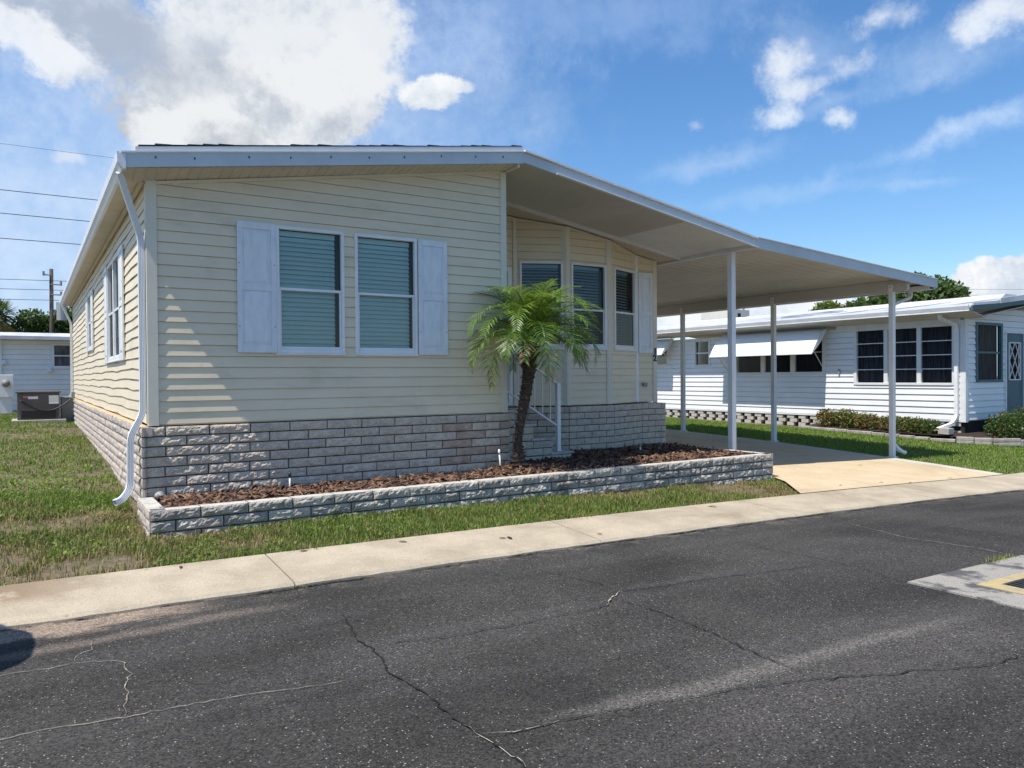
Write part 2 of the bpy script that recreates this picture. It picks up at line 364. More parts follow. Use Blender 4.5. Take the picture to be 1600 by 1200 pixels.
# road: irregular edge along the walk, cracks and dark kerb-gap shade laid into it
def road():
    xs=np.concatenate([[-400,-150,-60,-30],np.arange(-14,30,.12),[31,40,70,150,400]])
    ys=np.concatenate([[-90,-40,-20,-8,-4],np.arange(-2,5.4,.3),[5.475]])
    X,Y=np.meshgrid(xs,ys,indexing='ij')
    Y=Y+np.where(Y>5.4,-.02+.05*(fbm(X*3.1,Y*0,21)-.5)+.03*(fbm(X*12,Y*0,22)-.5),0)
    Z=T(X,np.minimum(Y,5.4))-.035+.006*(fbm(X*1.3,Y*1.3,9)-.5)
    V=np.stack([X,Y,Z],-1).reshape(-1,3).tolist(); ny=len(ys); F=[];M=[]
    for a in range(len(xs)-1):
        for b in range(ny-1):
            cx=(xs[a]+xs[a+1])/2; cy=(ys[b]+ys[b+1])/2
            p=a*ny+b; F.append((p,p+ny,p+ny+1,p+1)); M.append(0)
    mb=MB(); mb.v=[tuple(v) for v in V]; mb.f=F; mb.m=M
    def crack_or_gap(pts,w,mi,seed):
        r=random.Random(seed); P=[]
        for (x0,y0),(x1,y1) in zip(pts[:-1],pts[1:]):
            L=math.hypot(x1-x0,y1-y0); n=max(1,int(L/.035))
            for k in range(n):
                t=k/n; P.append((x0+(x1-x0)*t+r.gauss(0,.006),y0+(y1-y0)*t+r.gauss(0,.006)))
        P.append(pts[-1]); i=len(mb.v); n=len(P)
        for k,(x,y) in enumerate(P):
            a=P[max(k-1,0)];b=P[min(k+1,n-1)];dx,dy=b[0]-a[0],b[1]-a[1];L=math.hypot(dx,dy) or 1
            ww=.62*w*(.3+1.0*r.random())*min(1,.25+k/6,.25+(n-1-k)/6)
            z=Tf(x,y)-.027
            mb.v+=[(x-dy/L*ww,y+dx/L*ww,z),(x+dy/L*ww,y-dx/L*ww,z)]
        for k in range(n-1): mb.f.append((i+2*k,i+2*k+1,i+2*k+3,i+2*k+2)); mb.m.append(mi)
    A=[(-.5,3.84),(-.12,3.78),(.02,3.79),(.19,3.76),(.34,3.74),(.52,3.73),(.67,3.72),(.81,3.7),(.95,3.68),(1.12,3.63),(1.31,3.61)]
    B=[(-.4,4.66),(-.14,4.62),(.07,4.58),(.19,4.6),(.34,4.55),(.41,4.47),(.42,4.27),(.37,4.1),(.38,3.99),(.34,3.75)]
    Cc=[(1.67,4.67),(1.62,4.39),(1.57,4.12),(1.59,3.96),(1.57,3.75),(1.53,3.61),(1.55,3.45),(1.57,3.21),(1.57,3.02),(1.57,2.87),(1.58,2.78),(1.6,2.5),(1.57,2.2)]
    E=[(1.58,2.75),(1.71,2.7),(1.94,2.68),(2.22,2.63),(2.46,2.58),(2.69,2.54),(2.89,2.49),(3.09,2.44),(3.27,2.39),(3.46,2.32),(3.68,2.22),(3.84,2.18),(3.96,2.12),(4.22,2.02),(4.46,2.),(5,1.95)]
    D=[(1.61,4.),(1.85,3.96),(2.12,3.9),(2.3,3.91),(2.47,3.89),(2.8,3.89),(3.03,3.89),(3.23,3.91),(3.36,4.02),(3.52,4.12),(3.9,4.06),(4.35,4.04),(4.7,3.98),(5.16,3.91),(5.58,3.88)]
    F_=[(3.38,4.86),(3.45,4.62),(3.53,4.37),(3.53,4.16)]
    G_=[(3.36,4.0),(3.42,3.68),(3.41,3.41),(3.4,3.16),(3.36,2.93),(3.34,2.74),(3.32,2.45)]
    H_=[(5.58,4.9),(5.58,4.5),(5.65,4.06),(5.66,3.68),(5.52,3.23)]
    crack_or_gap(A,.0042,2,1);crack_or_gap(B,.0034,2,2);crack_or_gap([(.19,4.62),(.2,4.73),(.27,4.77),(.29,4.92)],.004,2,3)
    crack_or_gap(Cc,.0075,1,4);crack_or_gap(Cc[9:],.004,2,41);crack_or_gap(E,.006,1,5);crack_or_gap(E[:3],.005,2,51);crack_or_gap(D,.006,1,6);crack_or_gap(D[7:10],.011,2,61);crack_or_gap(F_,.005,1,7);crack_or_gap(G_,.0065,1,8);crack_or_gap(H_,.005,1,9)
    rk=random.Random(77); xk=-4.0  # shadow gap along the kerb, painted as broken dark strips
    while xk<26:
        Lk=rk.uniform(.25,1.1); yk=5.428+rk.uniform(-.012,.008)
        crack_or_gap([(xk,yk),(xk+Lk*.5,yk+rk.uniform(-.008,.008)),(xk+Lk,yk+rk.uniform(-.008,.008))],.017,1,int(xk*100)+900); xk+=Lk+rk.uniform(.02,.35)
    crack_or_gap([(7.4,4.9),(7.2,4.2),(7.3,3.5),(7.24,3.2)],.005,2,10)
    return build('road',mb,[ASPH,CRKD,CRKL],at=(0,0,0),kind='structure')
road()
# sidewalk slabs: kerb lip, joints
def walk():
    mb=MB(); js=[-60,-30,-15,-9.6,-6.8,-4.04,-1.24,1.6,4.43,7.25,10.07,12.9,15.7,18.5,21.3,30,60,120]
    for a,b in zip(js[:-1],js[1:]):
        a+=.006;b-=.006; n=max(2,int((b-a)/.14)) if b-a<4 else 6
        def P(i,side):
            x=a+(b-a)*i/n
            yb=6.27+.0*x; yf=5.45+.03*(float(fbm(np.array(x*4.),np.array(0.),31))-.5)
            return x,yf,yb
        i0=len(mb.v)
        for i in range(n+1):
            x,yf,yb=P(i,0); z=Tf(x,5.45); zb=Tf(x,6.27)
            lip=.012*(float(fbm(np.array(x*9.),np.array(3.),33)))
            mb.v+=[(x,yf-.012,z-.12),(x,yf-.006,z-.012-lip),(x,yf+.022,z+.004-.4*lip),(x,yb-.01,zb+.004),(x,yb,zb-.1)]
        for i in range(n):
            for j in range(4):
                p=i0+i*5+j; mb.f.append((p,p+5,p+6,p+1)); mb.m.append(0)
        for e in (0,n):
            p=i0+e*5; mb.f.append((p,p+1,p+2,p+3,p+4)); mb.m.append(0)
    return build('sidewalk',mb,[WALK],at=(0,0,0),kind='structure')
walk()
def drive():
    mb=MB()
    ysd=[6.285,6.6,7.0,7.45]+[8+.75*i for i in range(21)]
    def xl(y): return 8.43+(y-6.28)*.87 if y<7.25 else 9.28
    jx=[None,11.5,13.5]
    for y0,y1 in zip(ysd[:-1],ysd[1:]):
        for lo,hi,mi in ((None,11.3,0),(11.3,13.45,0),(13.458,13.8,1)):
            a0=xl(y0) if lo is None else lo+.004; a1=xl(y1) if lo is None else lo+.004
            for k in range(4):
                f=k/4;g=(k+1)/4
                q=[(a0+(hi-a0)*f,y0),(a0+(hi-a0)*g,y0),(a1+(hi-a1)*g,y1),(a1+(hi-a1)*f,y1)]
                mb.poly([(x,y,Tf(x,y)+.006) for x,y in q],mi)
    for (xa,xb) in ((13.8,13.8),):
        for y0,y1 in zip(ysd[:-1],ysd[1:]):
            mb.poly([(xa,y0,Tf(xa,y0)+.006),(xa,y1,Tf(xa,y1)+.006),(xa,y1,Tf(xa,y1)-.1),(xa,y0,Tf(xa,y0)-.1)],1)
    return build('driveway',mb,[DRIVE,RIBBON],at=(0,0,0),kind='structure')
drive()

# ------------------------------------------------------------------ wall systems
class Basis:
    def __init__(s,o,u,n): s.o=Vector(o);s.u=Vector(u).normalized();s.n=Vector(n).normalized()
    def p(s,u,z,d=0): 
        q=s.o+s.u*u+s.n*d; return (q.x,q.y,z)
def clip(poly,fn):
    out=[];n=len(poly)
    for i in range(n):
        a=poly[i];b=poly[(i+1)%n];fa=fn(a);fb=fn(b)
        if fa>=0: out.append(a)
        if (fa>=0)!=(fb>=0):
            t=fa/(fa-fb); out.append((a[0]+(b[0]-a[0])*t,a[1]+(b[1]-a[1])*t))
    return out
def lap(mb,B,u0,u1,z0,zt0,zt1,e=.1143,gap=.0035,holes=(),lip=.013,mi=0,seed=0,seams=True,wavy=0):
    top=lambda u: zt0+(zt1-zt0)*(u-u0)/(u1-u0)
    r=random.Random(seed); zmax=max(zt0,zt1); nc=int(math.ceil((zmax-z0)/e))
    for c in range(nc):
        a=z0+c*e;b=a+e
        off=lambda z: lip*(1-(z-a)/e)+.002; bt=b-gap
        ub=sorted({u0,u1}|{h[i] for h in holes for i in(0,1) if u0<h[i]<u1})
        if wavy or (u1-u0)>2:
            k=int((u1-u0)/.6); ub=sorted(set(ub)|{u0+(u1-u0)*i/k for i in range(1,k)})
        zb=sorted({a,bt}|{h[i] for h in holes for i in(2,3) if a<h[i]<bt})
        wv=lambda u: wavy*math.sin(u*2.3+c*.7)+wavy*.6*math.sin(u*5.1+c*1.9)
        for p,q in zip(ub[:-1],ub[1:]):
            if q-p<1e-5: continue
            for s,t in zip(zb[:-1],zb[1:]):
                mu,mz=(p+q)/2,(s+t)/2
                if any(h[0]<mu<h[1] and h[2]<mz<h[3] for h in holes): continue
                pl=clip([(p,s),(q,s),(q,t),(p,t)],lambda w: top(w[0])-w[1])
                if len(pl)>2: mb.poly([B.p(w[0],w[1]+wv(w[0])*(1 if w[1] in(a,bt) else 0),off(w[1])) for w in pl],mi)
            mu=(p+q)/2
            if not any(h[0]<mu<h[1] and h[2]<a<h[3] for h in holes) and top(mu)>a:
                mb.poly([B.p(p,a+wv(p),-.014),B.p(q,a+wv(q),-.014),B.p(q,a+wv(q),lip+.002),B.p(p,a+wv(p),lip+.002)],mi); mb.poly([B.p(p,a-gap-.012+wv(p),-.014),B.p(q,a-gap-.012+wv(q),-.014),B.p(q,a+wv(q),-.014),B.p(p,a+wv(p),-.014)],mi)
        if seams and u1-u0>2.5 and r.random()<.5:
            us=u0+.3+(u1-u0-.6)*r.random()
            if not any(h[0]-.05<us<h[1]+.05 and h[2]<b and h[3]>a for h in holes) and top(us)>b:
                mb.poly([B.p(us,a,lip+.004),B.p(us+.006,a,lip+.004),B.p(us+.006,b,.004),B.p(us,b,.004)],mi)
def blocks(mb,B,length,z0,nc,h,bl=.415,depth=.09,seed=0,disp=.012,res=(14,4),start=0,stain=None,topface=True,capmi=None,back=True,alt=.5):
    """running bond of split-face blocks: every front a rough grid; joints open onto dark mortar"""
    r=random.Random(seed); g=.0062
    rs=np.random.default_rng(seed)
    for c in range(nc):
        a=z0+c*h; u=-bl*(alt if (c+start)%2 else 0)-0.0001
        first=True
        while u<length-.02:
            l=bl*(1+.02*r.uniform(-1,1)); p=max(u,0); q=min(u+l,length); u+=l
            if length-q<.06: q=length
            if q-p<.05: continue
            if p<.06: p=0.0
            mi=r.choice((0,0,1,1,2))
            if stain and stain(p,a): mi=3
            nu=max(3,int(res[0]*(q-p)/bl));nv=res[1]
            pu0,pu1,pz0,pz1=p+g,q-g,a+g,a+h-g
            H=rs.random((nu+1,nv+1)); H2=rs.random((nu//2+2,nv//2+2))
            tx,tz=r.uniform(-.5,.5),r.uniform(-.6,.6); base=r.uniform(0,.006)
            i0=len(mb.v)
            for i in range(nu+1):
                for j in range(nv+1):
                    fu,fv=i/nu,j/nv
                    ed=min(1,min(fu,1-fu)*nu*.7)*min(1,min(fv,1-fv)*nv*.8)
                    d=base+disp*(.15+ed*(.5*H[i,j]+.75*H2[i//2,j//2]+tx*(fu-.5)+tz*(fv-.5)))
                    mb.v.append(B.p(pu0+(pu1-pu0)*fu+(r.uniform(-.004,.004) if 0<i<nu else 0),pz0+(pz1-pz0)*fv,d))
            for i in range(nu):
                for j in range(nv):
                    s=i0+i*(nv+1)+j; mb.f.append((s,s+nv+1,s+nv+2,s+1)); mb.m.append(mi)
            # returns
            P=lambda uu,zz,d:B.p(uu,zz,d)
            tm=capmi if (capmi is not None and c==nc-1) else mi
            ring=[(pu0,pz0),(pu1,pz0),(pu1,pz1),(pu0,pz1)]
            fr=[i0,i0+nu*(nv+1),i0+nu*(nv+1)+nv,i0+nv]
            dd=depth if c==nc-1 and topface else .03
            j0=len(mb.v); mb.v+=[B.p(x,z,-dd) for x,z in ring]
            # bottom & top follow the rough edge
            bot=[i0+i*(nv+1) for i in range(nu+1)]; tp=[i0+i*(nv+1)+nv for i in range(nu+1)]
            mb.f.append(tuple(bot)+(j0+1,j0)); mb.m.append(mi)
            mb.f.append(tuple(tp)+(j0+2,j0+3)); mb.m.append(tm)
            mb.f.append(tuple(i0+j for j in range(nv+1))+(j0+3,j0)); mb.m.append(mi)
            mb.f.append(tuple(i0+nu*(nv+1)+j for j in range(nv+1))+(j0+2,j0+1)); mb.m.append(mi)
    if back: mb.poly([B.p(0,z0,-.018),B.p(length,z0,-.018),B.p(length,z0+nc*h-.01,-.018),B.p(0,z0+nc*h-.01,-.018)],5)

def window(parent,B,u0,u1,z0,z1,mid,glass,blind,fw=.035,slat=.064,open_=.0,frame=WHITE,proud=.03,lower=None,tags=None,nslats=None,side_gap=.03,lowerfw=.045):
    """double-hung: frame (part) with sash rails, panes and blind as sub-parts"""
    mb=MB(); fo,fi=proud,-.03
    def rect(a,b,c,d,n0,n1):
        mb.hull8([B.p(a,c,n0),B.p(b,c,n0),B.p(b,c,n1),B.p(a,c,n1),B.p(a,d,n0),B.p(b,d,n0),B.p(b,d,n1),B.p(a,d,n1)])
    rect(u0,u0+fw,z0,z1,fi,fo);rect(u1-fw,u1,z0,z1,fi,fo)
    rect(u0+fw,u1-fw,z1-fw,z1,fi,fo);rect(u0+fw,u1-fw,z0,z0+fw*1.2,fi,fo)
    rect(u0-.012,u1+.012,z0-.02,z0-.0005,fi,fo+.012)
    w=build('window',mb,frame,parent,bev=.004)
    if tags: setp(w,**tags)
    s=MB(); mbk=mb; mb=s
    rect(u0+fw,u1-fw,mid-.018,mid+.012,-.012,.018)      # meeting rail
    rect(u0+fw+.0005,u0+fw+.022,z0+fw*1.2,mid-.018,-.014,.012);rect(u1-fw-.022,u1-fw-.0005,z0+fw*1.2,mid-.018,-.014,.012)
    rect(u0+fw+.022,u1-fw-.022,z0+fw*1.2,z0+fw*1.2+.03,-.014,.012)
    build('sash',s,frame,w,bev=.003)
    for a,b,d,gm in ((mid+.012,z1-fw,-.014,glass),(z0+fw*1.2+.03,mid-.018,.002,lower or glass)):
        g=MB(); g.poly([B.p(u0+fw,a,d),B.p(u1-fw,a,d),B.p(u1-fw,b,d),B.p(u0+fw,b,d)]); build('pane',g,gm,w)
    # blind: tilted slats behind the glass
    sl=MB(); z=z1-fw-.07; a=u0+fw+.006;b=u1-fw-side_gap
    sl.hull8([B.p(a,z1-fw-.06,-.09),B.p(b,z1-fw-.06,-.09),B.p(b,z1-fw-.06,-.055),B.p(a,z1-fw-.06,-.055),B.p(a,z1-fw-.005,-.09),B.p(b,z1-fw-.005,-.09),B.p(b,z1-fw-.005,-.055),B.p(a,z1-fw-.005,-.055)])
    tilt=.8 if not open_ else open_; k=0
    while z>z0+fw*1.2+.02:
        sag=.002*math.sin(k*1.3)
        sl.hull8([B.p(a,z,-.085),B.p(b,z+sag,-.085),B.p(b,z-slat*tilt*.98+sag,-.055),B.p(a,z-slat*tilt*.98,-.055),B.p(a,z+.003,-.083),B.p(b,z+.003+sag,-.083),B.p(b,z-slat*tilt*.98+.003+sag,-.053),B.p(a,z-slat*tilt*.98+.003,-.053)])
        z-=slat*.79;k+=1
    build('blind',sl,blind,w)
    bk=MB(); d=-.13
    bk.poly([B.p(u0,z0,d),B.p(u1,z0,d),B.p(u1,z1,d),B.p(u0,z1,d)])
    for (p,q) in (((u0,z0),(u1,z0)),((u1,z0),(u1,z1)),((u1,z1),(u0,z1)),((u0,z1),(u0,z0))):
        bk.poly([B.p(p[0],p[1],d),B.p(q[0],q[1],d),B.p(q[0],q[1],-.028),B.p(p[0],p[1],-.028)])
    build('reveal',bk,ROOM,w)
    return w
def shutter(parent,B,u0,u1,z0,z1,d0=.018,mat=None,midz=None):
    mb=MB(); mat=mat or SHUT
    def rect(a,b,c,d,n0,n1):
        mb.hull8([B.p(a,c,n0),B.p(b,c,n0),B.p(b,c,n1),B.p(a,c,n1),B.p(a,d,n0),B.p(b,d,n0),B.p(b,d,n1),B.p(a,d,n1)])
    st=.055; m=midz or (z0+z1)/2
    rect(u0,u0+st,z0,z1,d0,d0+.022);rect(u1-st,u1,z0,z1,d0,d0+.022)
    for c,d in ((z0,z0+st*1.5),(m-st*.6,m+st*.6),(z1-st*1.3,z1)): rect(u0+st,u1-st,c,d,d0,d0+.022)
    for c,d in ((z0+st*1.5,m-st*.6),(m+st*.6,z1-st*1.3)):
        rect(u0+st,u1-st,c,d,d0,d0+.010)
        p=.03                                              # raised field with sloped edge
        i=len(mb.v); A=[(u0+st+.012,c+.012),(u1-st-.012,c+.012),(u1-st-.012,d-.012),(u0+st+.012,d-.012)]
        Bq=[(u0+st+p+.012,c+p+.012),(u1-st-p-.012,c+p+.012),(u1-st-p-.012,d-p-.012),(u0+st+p+.012,d-p-.012)]
        for k in range(4):
            k2=(k+1)%4; mb.poly([B.p(*A[k],d0+.0105),B.p(*A[k2],d0+.0105),B.p(*Bq[k2],d0+.02),B.p(*Bq[k],d0+.02)])
        mb.poly([B.p(*q,d0+.02) for q in Bq])
    for uu in (u0+.02,u1-.02):
        for f in (.2,.68):
            zz=z0+(z1-z0)*f; mb.hull8([B.p(uu-.005,zz-.005,d0+.022),B.p(uu+.005,zz-.005,d0+.022),B.p(uu+.005,zz-.005,d0+.026),B.p(uu-.005,zz-.005,d0+.026),B.p(uu-.005,zz+.005,d0+.022),B.p(uu+.005,zz+.005,d0+.022),B.p(uu+.005,zz+.005,d0+.026),B.p(uu-.005,zz+.005,d0+.026)],1)
    return build('shutter',mb,[mat,SCREW],parent,bev=.002)

# ------------------------------------------------------------------ the cream home
Y0=8.295; XL=1.013; XM=5.183; XR=9.35; YB=23.3; YR=9.95; YF=7.955; SK=.91
home=empty('mobile_home',(5.2,15.8,0),'cream vinyl sided mobile home with white shutters and grey block skirting','house')
BF=Basis((0,Y0,0),(1,0,0),(0,-1,0))            # front wall, u = X
BL=Basis((XL,0,0),(0,1,0),(-1,0,0))            # left wall, u = Y
BRW=Basis((0,YR,0),(1,0,0),(0,-1,0))           # recessed wall
W1=(2.264,3.03);W2=(3.156,3.936);WZ=(1.634,3.014)
mb=MB(); lap(mb,BF,1.09,5.12,SK,3.32,3.975,holes=[W1+WZ,W2+WZ],seed=1); build('wall',mb,SIDING,home)
LW=[(10.86,11.70),(11.72,12.55)]; LZ=(1.62,3.0); FW=(16.02,16.95); FZ=(1.93,2.98)
mb=MB(); lap(mb,BL,8.38,YB,SK,3.33,3.33,holes=[a+LZ for a in LW]+[FW+FZ],seed=2,wavy=.009); build('wall',mb,SIDING,home)
mb=MB(); lap(mb,Basis((XM,0,0),(0,1,0),(1,0,0)),8.30,YR,SK,3.95,3.95,seed=3); build('wall',mb,SIDING,home)
mb=MB(); lap(mb,Basis((XR,0,0),(0,1,0),(1,0,0)),YR+.08,YB,SK,3.36,3.36,seed=4); build('wall',mb,SIDING,home)
mb=MB(); lap(mb,Basis((0,YB,0),(1,0,0),(0,1,0)),XL,XR,SK,3.36,3.36,seed=5); build('wall',mb,SIDING,home)
# bay: recessed flat, three faces, flat
zc=lambda x: 4.02-.154*(x-5.26)
BP=[(5.2,YR),(6.42,YR),(7.15,9.62),(8.03,9.62),(8.90,YR),(XR-.07,YR)]
ew=.1143
def seg(i):
    a=Vector((*BP[i],0));b=Vector((*BP[i+1],0)); d=(b-a); n=Vector((d.y,-d.x,0)).normalized(); return Basis(a,d,n),d.length
BWZ=(1.80,3.16)
holes={1:(.04,None),2:(.07,None),3:(.06,None)}
bays=[]
for i in range(5):
    B,L=seg(i); hs=[]
    if i==1: hs=[(.06,L-.05)+BWZ]
    if i==2: hs=[(.09,L-.08)+BWZ]
    if i==3: hs=[(.14,L-.05)+BWZ]
    if i==0: hs=[(.18,1.13,.92,3.05)]
    mb=MB(); lap(mb,B,.0,L,SK,zc(BP[i][0])-.01,zc(BP[i+1][0])-.01,holes=hs,seed=20+i); build('wall',mb,SIDING,home); bays.append((B,L,hs))
# front windows and shutters
window(home,BF,*W1,*WZ,2.335,GLASS,BLIND,side_gap=.05)
window(home,BF,*W2,*WZ,2.33,GLASS,BLIND,side_gap=.035)
shutter(home,BF,1.856,2.262,1.636,3.02,midz=2.33); shutter(home,BF,3.947,4.335,1.63,3.012,midz=2.32)
for i in (1,2,3):
    B,L,hs=bays[i]; h=hs[0]; window(home,B,*h,2.42,GLASSB,BLINDBAY,slat=.06,open_=.42,lower=SCREEN,side_gap=.06 if i==2 else .12 if i==3 else .03)
shutter(home,BRW,8.935,9.255,1.75,3.15,midz=2.45)
for a in LW: window(home,BL,*a,*LZ,2.3,GLASSN,CURT)
window(home,BL,*FW,*FZ,2.45,GLASSN,CURT)
for a in ((10.38,10.84),(12.58,13.02)): shutter(home,BL,*a,1.6,3.02,mat=WHITE)
for a in ((15.55,15.99),(16.98,17.42)): shutter(home,BL,*a,1.9,3.0,mat=WHITE)
# entry door on the recessed flat
B,L,hs=bays[0]; mb=MB()
def rectB(mb,B,a,b,c,d,n0,n1,mi=0): mb.hull8([B.p(a,c,n0),B.p(b,c,n0),B.p(b,c,n1),B.p(a,c,n1),B.p(a,d,n0),B.p(b,d,n0),B.p(b,d,n1),B.p(a,d,n1)],mi)
rectB(mb,B,.18,.25,.92,3.05,-.05,.03);rectB(mb,B,1.06,1.13,.92,3.05,-.05,.03);rectB(mb,B,.25,1.06,2.98,3.05,-.05,.03);rectB(mb,B,.25,1.06,.92,.96,-.05,.03)
for a,b in ((.25,.36),(.95,1.06)): rectB(mb,B,a,b,.96,2.98,-.03,.0)
for c,d in ((.96,1.2),(1.9,2.0),(2.86,2.98)): rectB(mb,B,.36,.95,c,d,-.03,.0)
door=build('door',mb,WHITE,home,bev=.003)
g=MB(); g.poly([B.p(.36,1.2,-.015),B.p(.95,1.2,-.015),B.p(.95,2.86,-.015),B.p(.36,2.86,-.015)]); build('pane',g,GLASSB,door)
g=MB(); rectB(g,B,.26,1.05,.97,2.97,-.09,-.06); build('inner_panel',g,BLINDBAY,door)
g=MB(); g.tube([B.p(.93,1.95,.0),B.p(.93,1.95,.05),B.p(.85,1.95,.05)],.012,8); build('handle',g,GREYV,door,smooth=True)
BLKP=[pm('planter_a',(.44,.40,.345),(.27,.245,.21),rough=.95,spec=.2,scale=9,fine=.45,bstr=.7,bscale=70,bdist=.01,dirt=(.10,.095,.085),dirtamt=.7,dscale=5),pm('planter_b',(.50,.45,.385),(.33,.30,.26),rough=.95,spec=.2,scale=7,fine=.45,bstr=.7,bscale=60,bdist=.01,dirt=(.12,.11,.095),dirtamt=.65,dscale=7),pm('planter_c',(.38,.345,.30),(.24,.22,.195),rough=.95,spec=.2,scale=11,fine=.45,bstr=.7,bscale=80,bdist=.01,dirt=(.09,.085,.075),dirtamt=.7,dscale=4),BLK[3],BLK[4],BLK[5]]
# corner boards
def trim(pts,parent=home): 
    mb=MB()
    for p in pts: mb.box(*p)
    return build('corner_trim',mb,TRIM,parent,bev=.004)
trim([(XL-.022,1.093,Y0-.026,Y0+.0,.895,3.34),(XL-.022,XL+.002,Y0+.0,Y0+.085,.895,3.33)])
trim([(5.115,XM+.02,Y0-.026,Y0,.90,3.985),(XM-.002,XM+.02,Y0,Y0+.07,.90,3.98)])
trim([(XR-.075,XR+.02,YR-.026,YR,.885,zc(9.3)-.02),(XR-.002,XR+.02,YR,YR+.07,.885,zc(9.4)-.02)])
trim([(6.36,6.425,YR-.03,YR,.9,zc(6.4)-.02)])
for j,(x,y,w) in enumerate(((7.15,9.62,.10),(8.03,9.62,.11),(8.90,YR,.05))):
    mb=MB(); d=.032
    mb.prism([(x-w*.72,y+(.04 if j==0 else .0)-d*.6,.9),(x-(w*.1 if j==0 else w*.35),y-d,.9),(x+(w*.35 if j==0 else w*.1),y-d,.9),(x+w*.72,y-d*.6+(.04 if j==1 else 0),.9),(x+w*.5,y+.03,.9),(x-w*.5,y+.03,.9)],(0,0,zc(x)-.02-.9))
    build('corner_trim',mb,TRIM if j<2 else WHITE,home,bev=.003)
# frieze strips under the soffit
mb=MB(); mb.bar((1.09,Y0-.018,3.315),(5.115,Y0-.018,3.975),.03,.03); build('frieze',mb,TRIM,home)
mb=MB()
for i in range(5):
    B,L,_=bays[i]; a=B.p(0.01,zc(BP[i][0])-.028,.014);b=B.p(L-.01,zc(BP[i+1][0])-.028,.014); mb.bar(a,b,.024,.024)
build('frieze',mb,TRIM,home)
# skirting
cz=.1016
mb=MB(); Bs=Basis((.935,Y0-.018,0),(1,0,0),(0,-1,0))
st=lambda u,z: (3.15<u<3.55 and z<.75 and random.random()<.5) or (u>3.75 and z<.7 and random.random()<.5)
blocks(mb,Bs,4.30,SK-.02-9*cz,9,cz,seed=3,depth=.09,stain=st,start=1,capmi=None,disp=.0145,res=(22,6)); 
build('skirting',mb,BLK,home)
mb=MB(); Bs=Basis((.935,Y0-.072,0),(0,1,0),(-1,0,0)); blocks(mb,Bs,YB-Y0,SK-.02-8*cz,8,cz,seed=4,depth=.09,capmi=4,disp=.018,res=(10,4)); build('skirting',mb,BLKW,home)
# skirting under the bay
off=.085
SP=[(5.24,YR-off),(6.40,YR-off),(7.13,9.62-off),(8.05,9.62-off),(8.9,YR-off-.05),(9.46,YR-off-.05)]
for i in range(5):
    a=Vector((*SP[i],0));b=Vector((*SP[i+1],0));d=b-a;n=Vector((d.y,-d.x,0)).normalized()
    mb=MB(); blocks(mb,Basis(a,d,n),d.length,SK-.025-10*cz,10,cz,seed=30+i,bl=.30 if i else .4,depth=.14,disp=.008,res=(8,3),start=i); build('skirting',mb,BLK[:2]+[BLK[0]]+BLK[3:],home)
mb=MB(); blocks(mb,Basis((9.46,YR-off-.05,0),(0,1,0),(1,0,0)),13,SK-.025-10*cz,10,cz,seed=40,depth=.1,res=(5,2)); build('skirting',mb,BLK,home)
# roof planes
ZE=3.48;ZA=4.175;YRB=23.6
def slab(x0,z0,x1,z1,y0,y1,t): 
    m=MB(); m.prism([(x0,y0,z0),(x1,y0,z1),(x1,y0,z1-t),(x0,y0,z0-t)],(0,y1-y0,0)); return m
m=slab(.76,3.475,5.26,4.165,YF+.03,YRB,.08); m2=slab(5.26,4.165,9.58,3.47,YF+.03,YRB,.08)
mm=MB(); mm.v=m.v+m2.v; mm.f=m.f+[tuple(a+len(m.v) for a in f) for f in m2.f]; mm.m=m.m+m2.m
roof=build('roof',mm,ALU,home)
mb=MB(); r=random.Random(4)
n=30
for k in range(n):                                   # shingle tabs seen on edge along the rake
    x0=.90+(5.24-.90)*k/n;x1=.90+(5.24-.90)*(k+1)/n
    z=lambda x: 3.475+(x-.76)*.1533+.078
    h=r.choice((0,.012,.006)); mb.hull8([(x0,YF-.005,z(x0)),(x1,YF-.005,z(x1)),(x1,YRB,z(x1)),(x0,YRB,z(x0)),(x0,YF-.005,z(x0)+.006+h),(x1,YF-.005,z(x1)+.004+h*.3),(x1,YRB,z(x1)+.004+h*.3),(x0,YRB,z(x0)+.006+h)])
mb.prism([(5.26,YF+.02,4.18),(9.56,YF+.02,3.485),(9.56,YF+.02,3.50),(5.26,YF+.02,4.2)],(0,YRB-YF-.02,0))
build('shingles',mb,SHINGLE,roof)
# front fascia, left half: lower board and upper strip
def board(xa,za,xb,zb,h,y0,y1,mi=0,mb=None,nb=True):
    m=mb or MB(); m.prism([(xa,y0,za),(xb,y0,zb),(xb,y0,zb-h),(xa,y0,za-h)],(0,y1-y0,0),mi); return m
mb=MB()
board(.745,3.482,5.262,4.168,.138,YF-.012,YF+.028,mb=mb)
board(.874,3.560,5.258,4.240,.066,YF-.004,YF+.026,mb=mb)
board(.75,3.494,5.262,4.180,.010,YF-.03,YF-.0125,2,mb=mb)
r=random.Random(2)
for k in range(10):
    x=1.0+k*.44+r.uniform(-.05,.05); z=3.482+(x-.745)*.152-.055+r.uniform(-.008,.008)
    mb.box(x-.006,x+.006,YF-.02,YF-.0122,z-.01,z+.01,1)
build('fascia',mb,[FASC,SCREW,WHITE],home)
mb=MB()
board(5.264,4.168,9.60,3.475,.125,YF-.012,YF+.028,mb=mb)
board(5.264,4.192,9.60,3.50,.022,YF-.05,YF+.03,1,mb=mb)
board(5.75,3.968,9.60,3.352,.016,YF-.06,YF-.0125,1,mb=mb)
build('fascia',mb,[FASC,WHITE],home)
